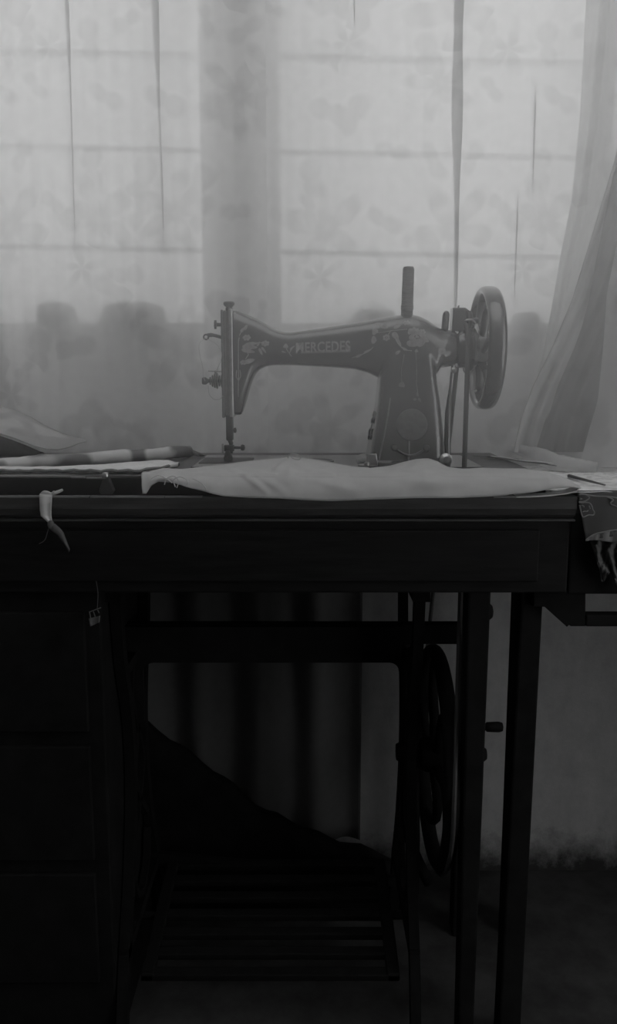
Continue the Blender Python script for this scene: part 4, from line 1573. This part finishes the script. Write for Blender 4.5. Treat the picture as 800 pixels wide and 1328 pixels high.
# ribbon tied over the ledge on the left
bm = nb()
rib = thing('ribbon', 'white ribbon tied round the table ledge on the left, ends dangling', 'ribbon', (P(65, 660, TYF).x, TYF, LEDGE_Z - 0.06))
rw = [(51.5, 67.5, 640.5, 1.026), (51, 67.5, 642.5, 1.012), (51.5, 67, 652, 1.0095), (51.8, 66.5, 662, 1.0095), (53, 66.5, 669, 1.009), (58, 67, 673.5, 1.008), (62, 67.5, 677, 1.007)]


def rib_pt(u, v):
    i = u * (len(rw) - 1); k = min(int(i), len(rw) - 2); t = i - k
    a, b_, y_, Y = (lerp(rw[k][q], rw[k + 1][q], t) for q in range(4))
    return P(lerp(a, b_, v), y_, Y - 0.0012 * math.sin(v * PI * 2.0))


grid(bm, rib_pt, 30, 10)
obj('band', bm, 'ribbon', rib, True, 0.0008, 180)
bm = nb()
tube(bm, smooth_pts([P(52, 642, 1.026), P(58, 638.5, 1.024), P(66, 640, 1.022)], 6), [0.0012 + 0.0012 * math.sin(PI * k / 12) for k in range(13)], 8)
tube(bm, smooth_pts([P(63, 643, 1.024), P(70, 640, 1.022), P(76, 637.5, 1.022), P(81.5, 635, 1.023)], 6), [0.0030 - 0.0015 * k / 18 for k in range(19)], 8)
tube(bm, smooth_pts([P(68, 641.5, 1.022), P(69.5, 638, 1.020), P(71, 637, 1.020)], 4), [0.0022 - 0.0016 * k / 8 for k in range(9)], 6)
obj('loop', bm, 'ribbon', rib, True, 0, 180)
bm = nb(); lathe(bm, [(0, -0.005), (0.003, -0.0045), (0.0042, -0.001), (0.0040, 0.002), (0.002, 0.0045), (0, 0.005)], P(66, 680, 1.006), 'Z', 12)
obj('knot', bm, 'rag', rib)
bm = nb()
tail = [(63, 71, 681, 1.0055), (68, 78, 687, 1.004), (74, 82, 692, 1.003), (80, 85, 700, 1.003), (86, 88, 708, 1.004), (89.5, 90.5, 714, 1.005)]


def tail_pt(u, v):
    i = u * (len(tail) - 1); k = min(int(i), len(tail) - 2); t = i - k
    a, b_, y_, Y = (lerp(tail[k][q], tail[k + 1][q], t) for q in range(4))
    return P(lerp(a, b_, v), y_ + (2 - 4 * v), Y - 0.002 * math.sin(v * PI))


grid(bm, tail_pt, 24, 6)
obj('dangling_end', bm, 'rag', rib, True, 0.0006, 180)
bm = nb(); tube(bm, smooth_pts([P(64, 682, 1.006), P(61, 692, 1.005), P(59, 699, 1.005), P(55, 703, 1.005), P(50.5, 705, 1.005)], 5), 0.0003, 6)
obj('loose_thread', bm, 'rag', rib)

# scrap dangling in the dark under the table
scrap = thing('paper_tag', 'small pale tag hanging on a thread below the left of the table', 'tag', P(122, 808, 1.02))
bm = nb()
grid(bm, lambda u, v_: P(lerp(lerp(115, 130, u), lerp(117, 129, u), v_), lerp(lerp(802, 798.5, u), lerp(812.5, 807, u), v_), 1.02 + 0.002 * math.sin(u * 3)), 8, 6)
obj('card', bm, 'rag', scrap, True, 0.0006, 180)
bm = nb()
for a, b_ in (((116, 793.5), (117.5, 802)), ((121, 793), (123.5, 800)), ((126.5, 791), (128.5, 795)), ((115.5, 793.8), (131, 788))):
    tube(bm, [P(a[0], a[1], 1.02), P(b_[0], b_[1], 1.02)], 0.0007, 6)
obj('clip', bm, 'rag', scrap)
bm = nb(); tube(bm, smooth_pts([P(126, 790, 1.02), P(127, 770, 1.024), P(125, 755, 1.027), P(122, 738, 1.03)], 5), 0.0004, 6)
obj('hanging_thread', bm, 'shawl', scrap)

# ------------------------------------------------------------------ side table on the right with its cloths
st = thing('side_table', 'second dark table on the right covered with a pale cover and dark shawl', 'table', (0.62, 1.18, FZ))
STZ = 0.7285
sx0 = TX1 + 0.008
bm = nb(); box(bm, TX1 + 0.002, 0.92, 1.03, 1.345, STZ - 0.022, STZ, 0.002); obj('table_top', bm, 'black_wood', st, False)
# front apron with a gap over the lower rail, and a slanting brace to the leg
zr0, zr1 = P(780, 810, 1.05).z, P(780, 795, 1.05).z
zg = P(780, 768, 1.05).z
bm = nb()
box(bm, TX1 + 0.002, 0.92, 1.04, 1.06, zg, STZ - 0.022, 0.002)
obj('apron', bm, 'black_wood', st, False)
bm = nb(); box(bm, P(757, 800, 1.05).x, 0.92, 1.04, 1.06, zr0, zr1, 0.002); obj('lower_rail', bm, 'black_wood', st, False)
bm = nb()
prism(bm, [(P(690, 765, 1.05).x, P(690, 758, 1.05).z), (P(757, 765, 1.05).x, zg + 0.002), (P(757, 800, 1.05).x, zr0), (P(738, 810, 1.05).x, zr0), (P(735.5, 810, 1.05).x, P(735, 808.5, 1.05).z), (P(733, 810, 1.05).x, P(733, 811, 1.05).z), (P(704, 785, 1.05).x, P(704, 785, 1.05).z), (P(690, 785, 1.05).x, P(690, 785, 1.05).z)], 1.042, 1.058, 0.001)
obj('corner_brace', bm, 'black_wood', table, False)
la, lb = P(668.5, 765, 1.06).x, P(704.5, 765, 1.06).x
bm = nb(); taper_leg(bm, 668, 705, 649, 685.5, 1.053, 1.086, 0.700); obj('leg', bm, 'black_wood', table, False)
bm = nb(); box(bm, la + 0.006, TX1 - 0.004, 1.046, 1.074, P(690, 764, 1.06).z, P(690, 735, 1.06).z, 0.002); obj('leg_bracket', bm, 'black_wood', table, False)
for x_, y_ in ((0.88, 1.043), (0.88, 1.30), (TX1 + 0.0025, 1.30)):
    bm = nb(); box(bm, x_, x_ + 0.036, y_, y_ + 0.036, FZ, STZ - 0.02, 0.003); obj('leg', bm, 'black_wood', st, False)

# pale cover and the dark paisley shawl over its front
bm = nb()


def cover_pt(u, v):
    x_ = lerp(TXS + 0.006, 0.92, u)
    Y = lerp(1.345, 1.022, v)
    return Vector((x_, Y, STZ + 0.0042 + 0.0015 * (1 + wob(x_ * 60, Y * 40, 3)) + 0.0012 * math.sin(Y * 130 + x_ * 20) ** 2))


grid(bm, cover_pt, 90, 50)
cvr = obj('table_cover', bm, 'shawl_top', None, True, 0.001, 180)
tag(cvr, 'pale patterned cover lying creased on the right side table', 'cloth')
bm = nb()
SL = [(640, 750), (660, 752), (680, 755.5), (700, 760)]


def shawl_pt(u, v):
    py = lerp(638, 701, v)
    xe = lerp(749, 759.5, v)
    px = lerp(xe, 905, u)
    py += -9 * min(1.0, (u * 145 / 50)) * v * (1 - min(1, u * 2) * 0.2)
    Y = 1.019 - 0.004 * v + 0.002 * math.sin(u * 15 + v * 2)
    p_ = P(px, py, Y)
    if v < 0.001:
        p_.y = 1.03
    return p_


grid(bm, shawl_pt, 60, 26)
shw = obj('shawl', bm, 'shawl', None, True, 0.001, 180)
tag(shw, 'dark shawl with braided paisley outlines hanging over the front of the side table', 'shawl')


def on_shawl(px, py, lift=0.0016):
    return P(px, py, 1.0155 - lift)


bm = nb()
for loop in ([(750.5, 651), (757, 650.5), (762, 648), (764, 645), (761, 642), (756, 641), (751, 641.5)], [(751, 652), (763, 652), (767, 656), (768.5, 661), (770.5, 664.5), (769, 668), (763, 668), (757, 670.5), (754.5, 668), (751.5, 655)],
             [(800, 657), (796, 655.5), (792, 654), (792.5, 651.5), (795, 649), (793, 646.5), (787, 644.5)], [(752, 639.5), (765, 642.5), (775, 643.5), (790, 644), (806, 647)]):
    tube(bm, smooth_pts([on_shawl(*q) for q in loop], 5), 0.0009, 6)
for loop in ([(754, 655.5), (756.5, 656), (757, 658)], [(755.5, 664), (758, 663), (761, 663.5), (763, 662)], [(764, 656), (765, 660)], [(752, 647.5), (755, 647)]):
    tube(bm, smooth_pts([on_shawl(*q) for q in loop], 4), 0.0007, 6)
obj('braid', bm, 'trim', shw)
bm = nb()
LT = [(759.5, 701), (766, 696), (774, 692.5), (785, 690), (800, 687.5), (830, 686), (903, 684)]
LB = [(759.5, 702), (766, 700.5), (774, 700.5), (785, 702), (800, 704.5), (830, 706), (903, 706)]
grid(bm, lambda u, v_: P(lerp(759.5, 903, u), lerp(interp(LT, lerp(759.5, 903, u)), interp(LB, lerp(759.5, 903, u)), v_), 1.013 + 0.001 * math.sin(u * 60)), 60, 6)
obj('lace_edge', bm, 'lace', shw, True, 0.0008, 180)
bm = nb()
tube(bm, smooth_pts([P(a, b_ - 0.5, 1.0125) for a, b_ in LT], 6), 0.0009, 6)
obj('edge_cord', bm, 'trim', shw)
# crumpled rag hanging below the shawl
bm = nb()


def rag_pt(u, v):
    a0 = lerp(764, 812, u); b0 = lerp(776, 806, u)
    px = lerp(a0, b0, v); py = lerp(698, lerp(744, 757, u) + 8 * math.sin(u * 9) - 10 * (u < 0.12), v)
    Y = 1.024 + 0.006 * math.sin(u * 16 + 2.5 * math.sin(v * 4)) + 0.003 * wob(u * 14, v * 12, 4)
    return P(px, py, Y)


grid(bm, rag_pt, 70, 40)
tag(obj('rag', bm, 'rag', None, True, 0.0008, 180), 'crumpled grey rag hanging below the shawl at the right edge', 'rag')

# slim metal rod and flat scraps on the right
bm = nb()
za = STZ + 0.011
tube(bm, [P(738, 616, 1.0)] * 0 or [(P(738, 615, 1.16).x, 1.16, za), (P(786, 631, 1.055).x, 1.06, za)], [0.0026, 0.0012], 12)
tag(obj('metal_rod', bm, 'dull_steel'), 'slim metal rod lying on the pale cover at the right', 'rod')
bm = nb()


def scrap_pt(u, v):
    px = lerp(lerp(612, 655, u), lerp(668, 722, u), v)
    Y = lerp(lerp(1.27, 1.235, u), lerp(1.19, 1.12, u), v)
    x_ = P(px, 600, Y).x
    return Vector((x_, Y, SLAB_Z + 0.0025 + 0.002 * max(0, wob(u * 5, v * 6, 2))))


grid(bm, scrap_pt, 24, 24)
tag(obj('cloth_scrap', bm, 'hem', None, True, 0.0008, 180), 'flat grey scrap of cloth on the table right of the machine', 'cloth')
bm = nb()
grid(bm, lambda u, v_: Vector((P(lerp(640, 720, u), 600, lerp(1.2, 1.1, u)).x, lerp(1.215, 1.105, u) + 0.010 * v_, SLAB_Z + 0.0062 + 0.0006 * math.sin(u * 9))), 20, 4)
tag(obj('tape', bm, 'fold', None, True, 0.0006, 180), 'narrow pale tape lying across the grey scrap beside the machine', 'tape')

# ------------------------------------------------------------------ added volume over the table, standing in for veiling glare
bm = nb(); box(bm, -1.2, 1.0, 0.45, 1.352, 0.772, 2.3)
hz = obj('glare_haze', bm, 'glare_haze', None, False)
tag(hz, 'added scattering volume over the table that stands in for window glare', 'glare_haze', kind='stuff')
